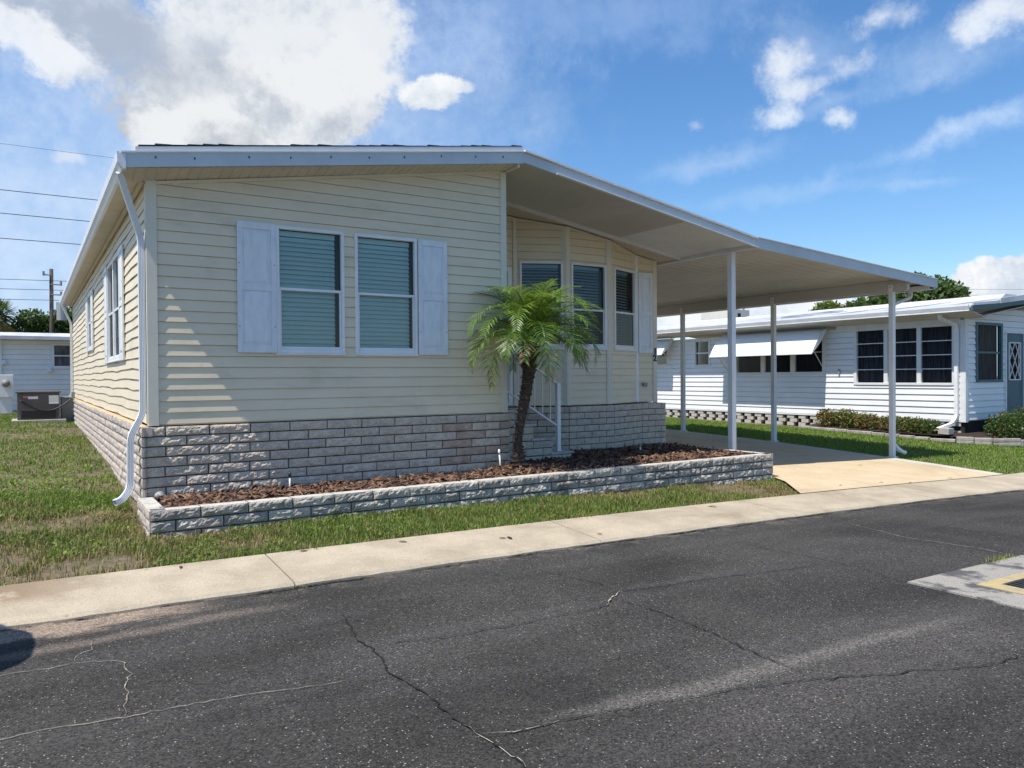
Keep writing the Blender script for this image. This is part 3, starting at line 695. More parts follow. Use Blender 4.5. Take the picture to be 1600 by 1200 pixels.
# ribbed soffit: front rake, eave, bay
def ribs(mb,x0,x1,zf,y0,y1,step=.1,amp=.007,fall=lambda x:0):
    n=int((x1-x0)/step)
    for k in range(n):
        a=x0+(x1-x0)*k/n;b=x0+(x1-x0)*(k+1)/n;m=a+(b-a)*.78
        for p,q,za,zb in ((a,m,0,0),(m,m+(b-m)*.5,0,amp),(m+(b-m)*.5,b,amp,0)):
            mb.poly([(p,y0,zf(p)+za),(q,y0,zf(q)+zb),(q,y1,zf(q)+zb-fall(q)),(p,y1,zf(p)+za-fall(p))])
mb=MB(); ribs(mb,.785,5.2,lambda x:3.343+(x-.763)*.1522,YF+.02,Y0+.01,fall=lambda x:.062-.0095*(x-1)); build('soffit',mb,SOFFIT,home)
mb=MB(); zb=lambda x: zc(x)+.005; ribs(mb,5.2,9.50,lambda x: zc(x)+.0,9.52,YR+.02)
build('soffit',mb,SOFFIT,home)
mb=MB(); mb.prism([(5.2,9.50,zc(5.2)+.06),(9.53,9.50,zc(9.53)+.06),(9.53,9.50,zc(9.53)-.012),(5.2,9.50,zc(5.2)-.012)],(0,.022,0)); build('soffit_edge',mb,ALU,home)
mb=MB(); mb.poly([(.78,Y0-.0,3.35),(XL+.05,Y0-.0,3.35),(XL+.05,YRB,3.35),(.78,YRB,3.35)]); mb.box(.955,.985,Y0,YB,3.30,3.348); build('soffit',mb,SOFFIT,home)
# porch ceiling pan
mb=MB(); mb.prism([(5.2,YF+.03,zc(5.2)+.07),(9.55,YF+.03,zc(9.55)+.07),(9.55,YF+.03,zc(9.55)+.045),(5.2,YF+.03,zc(5.2)+.045)],(0,9.5-YF-.03,0)); build('porch_ceiling',mb,CEIL,home)
mb=MB(); mb.bar((5.205,YF+.02,4.0),(5.205,Y0-.02,4.0),.03,.04); build('frieze',mb,TRIM,home)
# eave gutter, left
mb=MB(); mb.prism([(.76,YF-.02,3.335),(.745,YF-.02,3.37),(.72,YF-.02,3.40),(.715,YF-.02,3.485),(.735,YF-.02,3.49),(.737,YF-.02,3.475),(.79,YF-.02,3.475),(.79,YF-.02,3.335)],(0,YRB-YF+.02,0)); build('gutter',mb,ALU,home)
def downspout(pts,parent,w=.076,d=.056,mat=WHITE,name='downspout',up=(0,1,0)):
    """ribbed rectangular pipe, bends as short facets"""
    P=[Vector(pts[0])]
    for a,b,c in zip(pts[:-2],pts[1:-1],pts[2:]):
        a,b,c=Vector(a),Vector(b),Vector(c); la=min(.07,(b-a).length*.4);lc=min(.07,(c-b).length*.4)
        p=b+(a-b).normalized()*la;q=b+(c-b).normalized()*lc
        for t in (0,.33,.66,1): P.append(p*(1-t)**2+b*2*t*(1-t)+q*t*t)
    P.append(Vector(pts[-1]))
    # section with flutes
    sec=[];nf=4
    for (x0,y0),(x1,y1) in (((-1,-1),(1,-1)),((1,-1),(1,1)),((1,1),(-1,1)),((-1,1),(-1,-1))):
        for k in range(2*nf):
            t=k/(2*nf);i=.10 if k%2 else 0
            x=x0+(x1-x0)*t;y=y0+(y1-y0)*t
            sec.append((x*(1-i*(abs(x)>.99)),y*(1-i*(abs(y)>.99))))
    mb=MB();n=len(sec);i0=0
    for j,p in enumerate(P):
        dd=(P[min(j+1,len(P)-1)]-P[max(j-1,0)]).normalized(); u=Vector(up); r1=dd.cross(u).normalized(); u=r1.cross(dd).normalized()
        for (x,y) in sec: mb.v.append(tuple(p+u*x*w/2+r1*y*d/2))
    for j in range(len(P)-1):
        for k in range(n):
            a=j*n+k;b=j*n+(k+1)%n; mb.f.append((a,b,b+n,a+n));mb.m.append(0)
    mb.f.append(tuple(range(n)));mb.m.append(0)
    return build(name,mb,mat,parent)
downspout([(.752,8.13,3.34),(.765,8.15,3.30),(.955,8.345,2.76),(.955,8.345,1.02),(.838,8.335,.80),(.832,8.335,.29),(.76,8.30,.19),(.69,8.275,.165)],home,mat=ALU)
downspout([(.76,23.2,3.34),(.96,23.2,2.85),(.96,23.2,.98),(.80,23.2,.8)],home)
# utility cover plate, house number, light box on the eave
mb=MB(); mb.box(9.02,9.12,YR-.05,YR-.012,1.17,1.235); build('outlet_cover',mb,GREYV,home,bev=.008)
def digits(txt,x,y,z,size):
    cu=bpy.data.curves.new('digit','FONT'); cu.body=txt; cu.size=size; cu.extrude=.006; cu.offset=.004
    o=bpy.data.objects.new('digit',cu); COL.objects.link(o)
    dg=bpy.context.evaluated_depsgraph_get(); dg.update(); me=bpy.data.meshes.new_from_object(o.evaluated_get(dg))
    bpy.data.objects.remove(o)
    for v in me.vertices: v.co=Vector((v.co.x,-v.co.z,v.co.y))
    me.materials.clear(); me.materials.append(BLACK)
    q=bpy.data.objects.new('house_number',me); link(q,home,(x,y,z)); return q
d1=digits('1',9.275,YR-.035,1.735,.155); d2=digits('2',9.267,YR-.035,1.615,.155)
setp(d1,label='black house number 1'); setp(d2,label='black house number 2')

# ------------------------------------------------------------------ carport
car=empty('carport',(11.8,11,Tf(11.8,11)),'white aluminium carport with slim square posts beside the cream home','carport')
XC0=9.585;XC1=14.80;YC1=15.6
zt=lambda x: 3.50+(x-XC0)*(3.175-3.50)/(XC1-XC0)      # top of fascia
mb=MB(); n=34                                          # pan roof, ribs run along X: seen from below as lines
for k in range(n):
    a=YF+.03+(YC1-YF-.03)*k/n;b=YF+.03+(YC1-YF-.03)*(k+1)/n;m=b-.045
    f=lambda x:zt(x)-.085
    mb.poly([(XC0,a,f(XC0)),(XC1-.05,a,f(XC1-.05)),(XC1-.05,m,f(XC1-.05)),(XC0,m,f(XC0))])
    mb.poly([(XC0,m,f(XC0)),(XC1-.05,m,f(XC1-.05)),(XC1-.05,m+.02,f(XC1-.05)-.013),(XC0,m+.02,f(XC0)-.013)])
    mb.poly([(XC0,m+.02,f(XC0)-.013),(XC1-.05,m+.02,f(XC1-.05)-.013),(XC1-.05,b,f(XC1-.05)),(XC0,b,f(XC0))])
mb.poly([(XC0,YF+.03,zt(XC0)-.01),(XC1-.02,YF+.03,zt(XC1)-.01),(XC1-.02,YC1,zt(XC1)-.01),(XC0,YC1,zt(XC0)-.01)])
build('roof',mb,CEIL,car)
mb=MB(); board(9.605,3.505,XC1+.02,3.175,.165,YF-.012,YF+.03,mb=mb); board(9.605,3.515,XC1+.02,3.185,.012,YF-.035,YF-.0125,1,mb=mb)
mb.box(XC1-.02,XC1+.02,YF+.03,YC1,2.985,3.172); board(9.605,3.505,XC1+.02,3.175,.16,YC1,YC1+.03,mb=mb)
build('fascia',mb,[FASC,WHITE],car)
mb=MB(); mb.box(XC1-.14,XC1-.022,YF+.05,YC1,2.975,2.99); mb.box(XC1-.16,XC1-.14,YF+.05,YC1,2.975,3.06); build('gutter',mb,ALU,car)
PX=13.95
mb=MB(); mb.box(PX-.04,PX+.04,YF+.06,YC1-.05,2.925,3.14); build('beam',mb,CEIL,car,bev=.004)
mb=MB(); mb.box(9.545,9.60,YF+.035,YB,3.335,3.405); build('beam',mb,ALU,car,bev=.004)
for y in (8.34,11.08,13.85):
    zb=Tf(PX,y)-.05; mb=MB(); mb.box(PX-.045,PX+.045,y-.045,y+.045,zb,2.924)
    mb.box(PX-.055,PX-.0405,y-.045,y+.045,2.926,3.06); mb.box(PX-.065,PX-.055,y-.01,y+.01,3.0,3.02,1)
    mb.box(PX-.075,PX+.075,y-.075,y+.075,zb,zb+.058); mb.box(PX-.06,PX-.05,y-.06,y-.05,zb+.058,zb+.07,1); mb.box(PX-.06,PX-.05,y+.05,y+.06,zb+.058,zb+.07,1)
    build('post',mb,[WHITE,SCREW],car,bev=.006)
mb=MB(); mb.box(9.525,9.62,8.37,8.465,-.1,3.335); build('post',mb,WHITE,car,bev=.006)
downspout([(14.72,8.42,2.98),(14.72,8.42,2.86),(14.12,8.42,2.70),(14.07,8.42,2.6),(14.07,8.42,.02),(14.12,8.30,-.12),(14.2,8.22,-.17)],car,w=.07,d=.055)

# ------------------------------------------------------------------ planter, mulch, rock
pl=empty('planter',(5,7.9,0),'low split face block planter wall wrapping the mulch bed before the cream home','planter')
mb=MB(); blocks(mb,Basis((.888,7.34,0),(1,0,0),(0,-1,0)),8.33,.203-5*cz,5,cz,seed=8,depth=.13,disp=.019,capmi=4,res=(20,6)); build('wall',mb,BLKP,pl)
mb=MB(); blocks(mb,Basis((.888,8.225,0),(0,-1,0),(-1,0,0)),.885,.203-4*cz,4,cz,seed=9,depth=.13,disp=.012,capmi=4,start=1); build('wall',mb,BLKW[:4]+[BLK[4]]+BLK[5:],pl)
mb=MB(); blocks(mb,Basis((9.218,7.34,0),(0,1,0),(1,0,0)),1.35,.203-5*cz,5,cz,seed=10,depth=.13,disp=.014,capmi=4,start=1); build('wall',mb,BLKP,pl)
# mulch bed
def bed_ok(x,y):
    a=(x>1.03)&(x<9.08)&(y>7.475)&(np.where(x<5.2,y<8.2,np.where(x<9.45,y<9.45,False)))
    st=(x>5.2)&(x<6.62)&(y>8.74); return a&~st
n=11000; x=rng.uniform(1.03,9.08,n); y=rng.uniform(7.475,9.45,n); k=bed_ok(x,y); x,y=x[k],y[k]
bedz=lambda x,y: .165+.045*(fbm(x*2,y*2,3)-.3)+.02*(fbm(x*7,y*7,4)-.5)+.03*np.exp(-((x-5.23)**2+(y-8.13)**2)/.1)
nn=len(x); L=rng.uniform(.02,.07,nn);W=rng.uniform(.008,.024,nn);H=rng.uniform(.003,.006,nn)
az=rng.uniform(0,6.28,nn);el=rng.normal(0,.42,nn);ro=rng.normal(0,.65,nn)
z=bedz(x,y)+rng.uniform(-.005,.03,nn)
d=np.stack([np.cos(az)*np.cos(el),np.sin(az)*np.cos(el),np.sin(el)],1); s=np.stack([-np.sin(az),np.cos(az),0*az],1); u=np.cross(d,s)
s2=s*np.cos(ro)[:,None]+u*np.sin(ro)[:,None];u2=np.cross(d,s2); c=np.stack([x,y,z],1)
V=[]
for (a,b,cx,tp) in ((-1,-1,0,.6),(0,-1,.25,1),(1,-1,0,.5),(1,1,0,.5),(0,1,.25,1),(-1,1,0,.7)):
    V.append(c+d*(a*L)[:,None]+s2*(b*W*tp)[:,None]+u2*(cx*L*.6)[:,None])
V=np.stack(V,1); V2=V-(u2*(H*2)[:,None])[:,None,:]
VV=np.concatenate([V,V2],1).reshape(-1,3); b0=np.arange(nn)*12
quads=[(0,1,4,5),(1,2,3,4),(0,6,7,1),(1,7,8,2),(2,8,9,3),(3,9,10,4),(4,10,11,5),(5,11,6,0)]
F=np.concatenate([np.stack([b0+q for q in qq],1) for qq in quads]); mi=rng.choice([0,0,1,1,2,2,3,3],nn); MI=np.tile(mi,len(quads))
mul=fastmesh('mulch',VV,F,MI,MULCH,kind='stuff',label='red brown bark mulch filling the planter bed',cat='mulch')
gx=np.arange(1.0,9.12,.06);gy=np.arange(7.46,9.5,.06)
X,Yg=np.meshgrid(gx,gy,indexing='ij'); Zg=bedz(X,Yg)
ii=np.arange((len(gx)-1)*len(gy)).reshape(len(gx)-1,len(gy))[:,:-1].ravel();nyy=len(gy)
Fg=np.stack([ii,ii+nyy,ii+nyy+1,ii+1],1); cc=np.stack([X,Yg],-1).reshape(-1,2)
cen=cc[Fg].mean(1); keep=bed_ok(cen[:,0],cen[:,1])|((cen[:,0]<5.25)&(cen[:,1]<8.22)); Fg=Fg[keep]
fastmesh('mulch_base',np.stack([X,Yg,Zg],-1).reshape(-1,3),Fg,np.zeros(len(Fg)),[MULCH[0]],parent=mul,smooth=True)
def rock(name,p,r,label,mat=ROCK):
    mb=MB(); rr=random.Random(3)
    ph=[rr.uniform(.75,1.2) for _ in range(200)]
    mb.grid(lambda a,b:(p[0]+r[0]*math.cos(a*6.2832)*math.sin(b*3.1416)*ph[int(a*8)%8+int(b*6)*9],p[1]+r[1]*math.sin(a*6.2832)*math.sin(b*3.1416)*ph[int(a*8)%8+int(b*6)*9],p[2]+r[2]*math.cos(b*3.1416)),8,6)
    return build(name,mb,mat,None,label=label,cat='rock')
rock('rock',(1.075,8.13,.225),(.045,.04,.035),'small pale grey rock in the left corner of the planter')

# ------------------------------------------------------------------ front steps and railing
st=empty('front_steps',(5.9,9.2,.1),'grey block front steps with pale slab treads rising left to the entry','steps')
ST=[(6.60,.285,.105),(6.27,.495,.2),(5.94,.70,.2),(5.63,.905,.2)]
ys0,ys1=8.75,9.53
prev=-.15
for k,(xe,zt_,_) in enumerate(ST):
    x0=5.25 if k==3 else ST[k+1][0]-.06
    mb=MB(); mb.box(x0 if k==3 else x0-.2*0,xe+.02,ys0-.025,ys1,zt_-.035,zt_); build('tread',mb,BLK[4],st,bev=.006)
    zb=prev; nc=max(1,round((zt_-.037-zb)/cz)); hh=(zt_-.037-zb)/nc
    mb=MB(); blocks(mb,Basis((5.25,ys0,0),(1,0,0),(0,-1,0)),xe-5.25-.02,zb,nc,hh,seed=60+k,bl=.33,depth=.1,disp=.009,res=(9,3),start=k)
    blocks(mb,Basis((xe-.02,ys0,0),(0,1,0),(1,0,0)),ys1-ys0,zb,nc,hh,seed=70+k,bl=.33,depth=.1,disp=.009,res=(9,3),start=k)
    build('riser',mb,BLK,st); prev=zt_-.0345
rl=empty('stair_railing',(6.4,8.85,.29),'white metal stair railing with thin balusters at the front steps','railing')
pA=Vector((6.405,8.83,.0))
mb=MB(); mb.box(6.375,6.435,8.80,8.86,.286,1.265); mb.box(6.36,6.45,8.785,8.875,.287,.296); build('post',mb,WHITE,rl,bev=.004)
mb=MB(); mb.box(5.36,5.40,8.81,8.85,.906,2.02); build('post',mb,WHITE,rl,bev=.003)
top=lambda x:1.245+(6.405-x)*.60; bot=lambda x:.64+(6.405-x)*.60
mb=MB(); mb.bar((6.40,8.83,top(6.40)),(5.38,8.83,top(5.38)),.035,.022); build('rail',mb,WHITE,rl,bev=.003)
mb=MB(); mb.bar((6.40,8.83,bot(6.40)),(5.38,8.83,bot(5.38)),.025,.022); build('rail',mb,WHITE,rl,bev=.003)
for k in range(7):
    x=6.27-.135*k; mb=MB(); mb.box(x-.006,x+.006,8.824,8.836,bot(x)+.008,top(x)-.008); build('baluster',mb,WHITE,rl)

# ------------------------------------------------------------------ sprinkler risers
def riser(x,y,h,label,capm,lean=0):
    e=empty('sprinkler_riser',(x,y,.17),label,'sprinkler','sprinkler risers in the mulch bed')
    mb=MB(); mb.tube([(x,y,.12),(x+lean,y,.17+h)],.010,10); build('pipe',mb,PIPEW,e,smooth=True)
    mb=MB(); mb.tube([(x+lean,y,.17+h),(x+lean*1.05,y,.17+h+.02),(x+lean*1.2,y,.17+h+.055)],[.016,.016,.010],10); build('nozzle',mb,capm,e,smooth=True)
riser(2.35,8.139,.13,'short white sprinkler riser with dark nozzle at left of the mulch bed',BLACK)
riser(5.02,8.15,.22,'tall white capped sprinkler riser left of the palm trunk',PIPEW,-.025)
riser(7.9,8.75,.10,'stubby grey sprinkler riser before the bay skirting',GREYV)

# ------------------------------------------------------------------ palm
def palm():
    p=empty('palm_tree',(5.228,8.0,.17),'small pygmy date palm with arching green fronds in the mulch bed','palm tree')
    Yp=8.0
    sp=[(5.215,.10,.085),(5.21,.25,.10),(5.195,.36,.08),(5.19,.5,.05),(5.20,.65,.052),(5.23,.85,.058),(5.26,1.0,.068),(5.29,1.15,.074),(5.32,1.3,.072),(5.345,1.42,.085),(5.36,1.55,.10),(5.37,1.70,.11),(5.375,1.82,.10),(5.375,1.92,.06)]
    P=[];RR=[]
    for (a,b) in zip(sp[:-1],sp[1:]):
        for k in range(6):
            t=k/6; P.append((a[0]+(b[0]-a[0])*t,Yp+.02*math.sin((a[1]+(b[1]-a[1])*t)*4),a[1]+(b[1]-a[1])*t)); RR.append((a[2]+(b[2]-a[2])*t)*(.92 if k%3 else 1.08))
    mb=MB(); mb.tube(P,[r*random.uniform(.94,1.06) for r in RR],14)
    rr=random.Random(9)
    for k in range(150):                             # stubs of old leaf bases
        z=.3+1.25*k/150; a=k*2.4; i=min(len(P)-1,max(0,next((j for j,q in enumerate(P) if q[2]>z),len(P)-1)))
        c=Vector(P[i]); r=RR[i]; d=Vector((math.cos(a),math.sin(a),.55)).normalized()
        mb.bar(c+d*r*.7,c+d*(r+rr.uniform(.01,.028)),.022,.012,up=(0,0,1))
    build('trunk',mb,TRUNK,p)
    mb=MB()
    for k in range(70):
        z=1.38+.5*rr.random(); a=rr.uniform(0,6.28); cx=5.345+(z-1.42)*.08; r=.085
        d=Vector((math.cos(a),math.sin(a),rr.uniform(.5,1.3))).normalized()
        mb.bar(Vector((cx,Yp,z))+d*r*.6,Vector((cx,Yp,z))+d*(r+rr.uniform(.03,.12)),.03,.016)
    build('leaf_bases',mb,FIBRE,p)
    cr=Vector((5.37,Yp,1.93)); nf=50
    for k in range(nf):
        f=k/(nf-1); az=k*2.39996+rr.uniform(-.2,.2)
        el=R(78-66*f**.95)+rr.uniform(-.08,.08)
        L=rr.uniform(1.02,1.34)*(1.0-.16*f if f>.2 else .72); droop=1.22+.25*f+rr.uniform(-.25,.3)
        # midrib
        pts=[];q=cr+Vector((math.cos(az),math.sin(az),0))*.03+Vector((0,0,-.14*f)); e=el; ns=16
        for s in range(ns+1):
            pts.append(q.copy()); e2=e; q=q+Vector((math.cos(az)*math.cos(e2),math.sin(az)*math.cos(e2),math.sin(e2)))*(L/ns)
            e=max(-1.5,e-droop*(L/ns)*(1.2 if s>2 else .5)*(1.0+.5*s/ns))
        mb=MB(); mb.tube(pts,[.011*(1-.85*s/ns)+.001 for s in range(ns+1)],5)
        mi=0
        nl=34
        for j in range(nl):
            t=.13+.87*j/(nl-1); s=min(ns-1,int(t*ns)); fr=t*ns-s
            b=pts[s].lerp(pts[s+1],min(1,fr)); dr=(pts[s+1]-pts[s]).normalized()
            side=dr.cross(Vector((0,0,1)))
            if side.length<.1: side=Vector((-math.sin(az),math.cos(az),0))
            side.normalize(); upv=side.cross(dr).normalized()
            ll=(.12+.22*math.sin(min(1,t*1.15+.05)*math.pi)**.6)*rr.uniform(.85,1.1)*(1 if t<.9 else .75)
            for sg in (-1,1):
                fwd=.38+.6*t+rr.uniform(-.12,.12)
                dd=(side*sg+dr*fwd+upv*rr.uniform(.12,.38)).normalized()
                w=.0068*rr.uniform(.85,1.15)
                m_=b+dd*ll*.5; tip=b+dd*ll+Vector((0,0,-ll*rr.uniform(.08,.34)))
                wv=dd.cross(upv).normalized()*w
                col=rr.choice((0,0,1)) if f<.45 else rr.choice((0,0,2,2,1))
                if f>.78 and rr.random()<.14+.5*(t>.8): col=3 if rr.random()<.6 else col
                i=len(mb.v); mb.v+=[tuple(b-wv*.6),tuple(b+wv*.6),tuple(m_+wv),tuple(m_-wv),tuple(tip)]
                mb.f+=[(i,i+1,i+2,i+3),(i+3,i+2,i+4)]; mb.m+=[col,col]
        build('frond',mb,FROND+[FRDRY],p,at=tuple(cr))
palm()

# ------------------------------------------------------------------ grass
def blades(name,pts,hmin,hmax,w,mats,dry,label,kindcat,bend=.6,par=None):
    n=len(pts); x,y=pts[:,0],pts[:,1]; z=T(x,y)-.045+.03*(fbm(x*3,y*3,5)-.5)-.004
    h=rng.uniform(hmin,hmax,n)*(.6+.8*fbm(x*2.2,y*2.2,51)); az=rng.uniform(0,6.28,n); tl=np.abs(rng.normal(0,bend,n))
    dx,dy=np.cos(az),np.sin(az); ww=w*rng.uniform(.6,1.3,n)
    px,py=-dy*ww,dx*ww
    b=np.stack([x,y,z],1); s=np.stack([px,py,0*px],1)
    m=b+np.stack([dx*h*tl*.28,dy*h*tl*.28,h*.6],1); t=b+np.stack([dx*h*tl*.95,dy*h*tl*.95,h*np.maximum(.25,1-.3*tl)],1)
    V=np.stack([b-s,b+s,m+s*.8,m-s*.8,t],1).reshape(-1,3); o=np.arange(n)*5
    F=np.concatenate([np.stack([o,o+1,o+2],1),np.stack([o,o+2,o+3],1),np.stack([o+3,o+2,o+4],1)])
    r=rng.random(n); mi=np.where(r<.45,0,np.where(r<.72,1,2)); 
    if len(mats)>3: mi=np.where(rng.random(n)<dry,3,mi)
    return fastmesh(name,V,F,np.tile(mi,3),mats,kind='stuff',label=label,cat=kindcat)
def sample(n,x0,x1,y0,y1,ok):
    p=np.stack([rng.uniform(x0,x1,n),rng.uniform(y0,y1,n)],1); return p[ok(p[:,0],p[:,1])]
def bare(x,y):                                        # 0 lush .. 1 bare
    b=fbm(x*1.35+3,y*1.35,41)
    left=np.clip((1.3-x)/.8,0,1)*np.clip((9.2-y)/1.2,0,1)
    end=np.exp(-(((x-8.0)/.9)**2+((y-6.95)/.45)**2))
    sp=np.exp(-(((x-.55)/.28)**2+((y-8.1)/.25)**2))
    return b+.16*left+.28*end+.1*sp
okA=lambda x,y: (y>6.265-.09*np.clip(fbm(x*5,y*0,61)-.45,0,1)-.02*fbm(x*19,y*0,62))&((y<7.33)|(x<.86))&(x<8.40+(y-6.28)*.87)&((x<.9)|(y<7.33))
p=sample(240000,-2.4,9.4,6.18,9.5,okA); bb=bare(p[:,0],p[:,1]); p=p[rng.random(len(p))>np.clip((bb-.58)*5.5,0,.9)]; bb=bare(p[:,0],p[:,1])
okW=lambda x,y:(y<7.3)&(y>6.3)&(x<9.2)
gr=blades('grass',p,.032,.09,.0036,GRS,np.clip((bb-.42)*2.6,.06,.75)+.4*np.clip((p[:,0]-5.5)/3,0,1)*fbm(p[:,0]*2,p[:,1]*2,77)+.12*(p[:,0]>.9),'patchy green and straw grass with bare dirt before the planter and left of the home','grass')
p=sample(60000,-3,.93,9.5,34,lambda x,y: x<.9); bb=bare(p[:,0],p[:,1]); p=p[rng.random(len(p))>np.clip((bb-.52)*5,0,.8)]
blades('grass',p,.03,.07,.006,GRS,.08,'green grass strip running back along the left side of the cream home','grass')
p=sample(150000,13.82,24,6.3,23,lambda x,y:((x<18.4)|(y<9.3))&(y>6.3)&(x-13.8<(23-y)*1.2)); 
blades('lawn',p,.035,.075,.0065,GRSR,0,'bright green lawn between the carport posts and the white neighbour house','grass')
# broadleaf weeds in the left lawn
n=26000; p=sample(n,-2,3.2,6.3,13,okA); p=p[(fbm(p[:,0]*1.7,p[:,1]*1.7,71)>.40+.12*rng.random(len(p)))&(bare(p[:,0],p[:,1])<.66)]
n=len(p); x,y=p[:,0],p[:,1]; z=T(x,y)-.03+rng.uniform(0,.045,n); s=rng.uniform(.008,.02,n); az=rng.uniform(0,6.28,n)
u=np.stack([np.cos(az),np.sin(az),rng.normal(0,.4,n)],1)*s[:,None]; v=np.stack([-np.sin(az),np.cos(az),rng.normal(0,.4,n)],1)*s[:,None]*.7; c=np.stack([x,y,z],1)
V=np.stack([c-u,c+v,c+u,c-v],1).reshape(-1,3); o=np.arange(n)*4
fastmesh('weeds',V,np.stack([o,o+1,o+2,o+3],1),rng.choice([0,1,2],n),GRS[:3],kind='stuff',label='small broadleaf weeds spread through the left lawn',cat='weeds')

# ------------------------------------------------------------------ foliage helper
def leaves(name,lobes,n,size,mats,weights,parent=None,aspect=.6,seed=0,shell=.55,**tags):
    r=np.random.default_rng(seed); out=[];mis=[]
    vol=np.array([l[3]*l[4]*l[5] for l in lobes])**.67; cnt=(n*vol/vol.sum()).astype(int)
    C=[];
    for l,k in zip(lobes,cnt):
        d=r.normal(size=(k,3)); d/=np.linalg.norm(d,axis=1)[:,None]
        rad=(shell+(1-shell)*r.random(k))*(1+.16*(r.random(k)-.5)); rad*=.86+.28*fbm(d[:,0]*2.2+d[:,2]*1.7+l[0],d[:,1]*2.2-d[:,2]+l[1],seed+3)
        C.append(np.array(l[:3])+d*rad[:,None]*np.array(l[3:6]))
    C=np.concatenate(C); k=len(C)
    u=r.normal(size=(k,3));u/=np.linalg.norm(u,axis=1)[:,None]; w=r.normal(size=(k,3)); v=np.cross(u,w); v/=np.linalg.norm(v,axis=1)[:,None]
    s=size*r.uniform(.6,1.35,k)[:,None]; u=u*s;v=v*s*aspect
    V=np.stack([C-u,C+v,C+u,C-v],1).reshape(-1,3); o=np.arange(k)*4
    F=np.stack([o,o+1,o+2,o+3],1); mi=r.choice(len(mats),k,p=weights)
    at=(float(C[:,0].mean()),float(C[:,1].mean()),float(C[:,2].min()))
    return fastmesh(name,V,F,mi,mats,parent=parent,at=at,**tags)

# ------------------------------------------------------------------ white neighbour house
nh=empty('neighbor_house',(22,15,0),'white clapboard house with dark windows, scalloped awnings and teal door','house')
XN=19.2;YN=9.634;YNB=24.0;XE=18.52
BN=Basis((XN,0,0),(0,1,0),(-1,0,0)); BNF=Basis((0,YN,0),(1,0,0),(0,-1,0))
wA=(9.86,12.55,1.08,2.575); wB=(13.48,16.72,1.39,2.62); wC=(17.80,18.50,1.68,2.53); wD=(19.75,20.7,1.72,2.55)
mb=MB(); lap(mb,BN,YN+.09,YNB,.21,2.60,2.60,e=.155,gap=.013,holes=[wA,wB,wC,wD],lip=.022,seed=6); build('wall',mb,NSID,nh)
mb=MB(); lap(mb,BNF,XN+.09,26.5,.21,2.83,3.3,e=.155,gap=.012,holes=[(19.68,20.99,1.14,2.61),(21.12,22.3,.33,2.45)],lip=.022,seed=7); build('wall',mb,NSID,nh)
mb=MB(); mb.box(XN-.03,XN+.1,YN-.03,YN,.16,2.78); mb.box(XN-.03,XN,YN,YN+.1,.16,2.66); build('corner_trim',mb,NTRIM,nh,bev=.004)
mb=MB(); mb.box(XN-.02,XN,YN+.1,YNB,.165,.208); build('sill_board',mb,NTRIM,nh)
mb=MB(); mb.box(XN-.035,XN-.003,YN+.1,13.1,2.585,2.70); build('frieze',mb,NTRIM,nh)
def multiwin(u0,u1,z0,z1,cols,rows,backmat=CURT,fw=.07,B=BN,glass=GLASSN,fm=NTRIM,mull=.11,bar=.022):
    mb=MB()
    rectB(mb,B,u0-.02,u0+fw,z0-.02,z1+.02,-.06,.035);rectB(mb,B,u1-fw,u1+.02,z0-.02,z1+.02,-.06,.035)
    rectB(mb,B,u0+fw,u1-fw,z1-fw*.7,z1+.02,-.06,.035);rectB(mb,B,u0+fw,u1-fw,z0-.02,z0+fw*.6,-.06,.04)
    cw=(u1-u0-2*fw-(cols-1)*mull)/cols; a0,b0=z0+fw*.6,z1-fw*.7
    for c in range(cols):
        a=u0+fw+c*(cw+mull)
        if c: rectB(mb,B,a-mull,a,a0,b0,-.06,.025)
    w=build('window',mb,fm,nh,bev=.004)
    mb=MB()
    for c in range(cols):
        a=u0+fw+c*(cw+mull)
        for r_ in range(1,rows):
            z=a0+(b0-a0)*r_/rows; rectB(mb,B,a,a+cw,z-bar/2,z+bar/2,-.05,.008)
    if rows>1: build('glazing_bar',mb,fm,w)
    for c in range(cols):
        a=u0+fw+c*(cw+mull); g=MB(); g.poly([B.p(a,a0,-.03),B.p(a+cw,a0,-.03),B.p(a+cw,b0,-.03),B.p(a,b0,-.03)]); build('pane',g,glass,w)
    mb=MB(); nfold=int((u1-u0)/.05)
    for k in range(nfold):
        p=u0+(u1-u0)*k/nfold;q=u0+(u1-u0)*(k+1)/nfold;d0,d1=(-.11,-.15) if k%2 else (-.15,-.11)
        mb.poly([B.p(p,z0-.05,d0),B.p(q,z0-.05,d1),B.p(q,z1+.05,d1),B.p(p,z1+.05,d0)])
    build('curtain',mb,backmat,w); return w
multiwin(*wA,3,4); multiwin(*wB,3,2,backmat=ROOM,mull=.16); multiwin(*wC,1,2,fw=.06,backmat=ROOM,bar=.05); multiwin(*wD,1,2,backmat=ROOM)
multiwin(19.69,20.98,1.15,2.6,1,2,backmat=CURT,B=BNF,fm=TEAL,fw=.07,bar=.05)
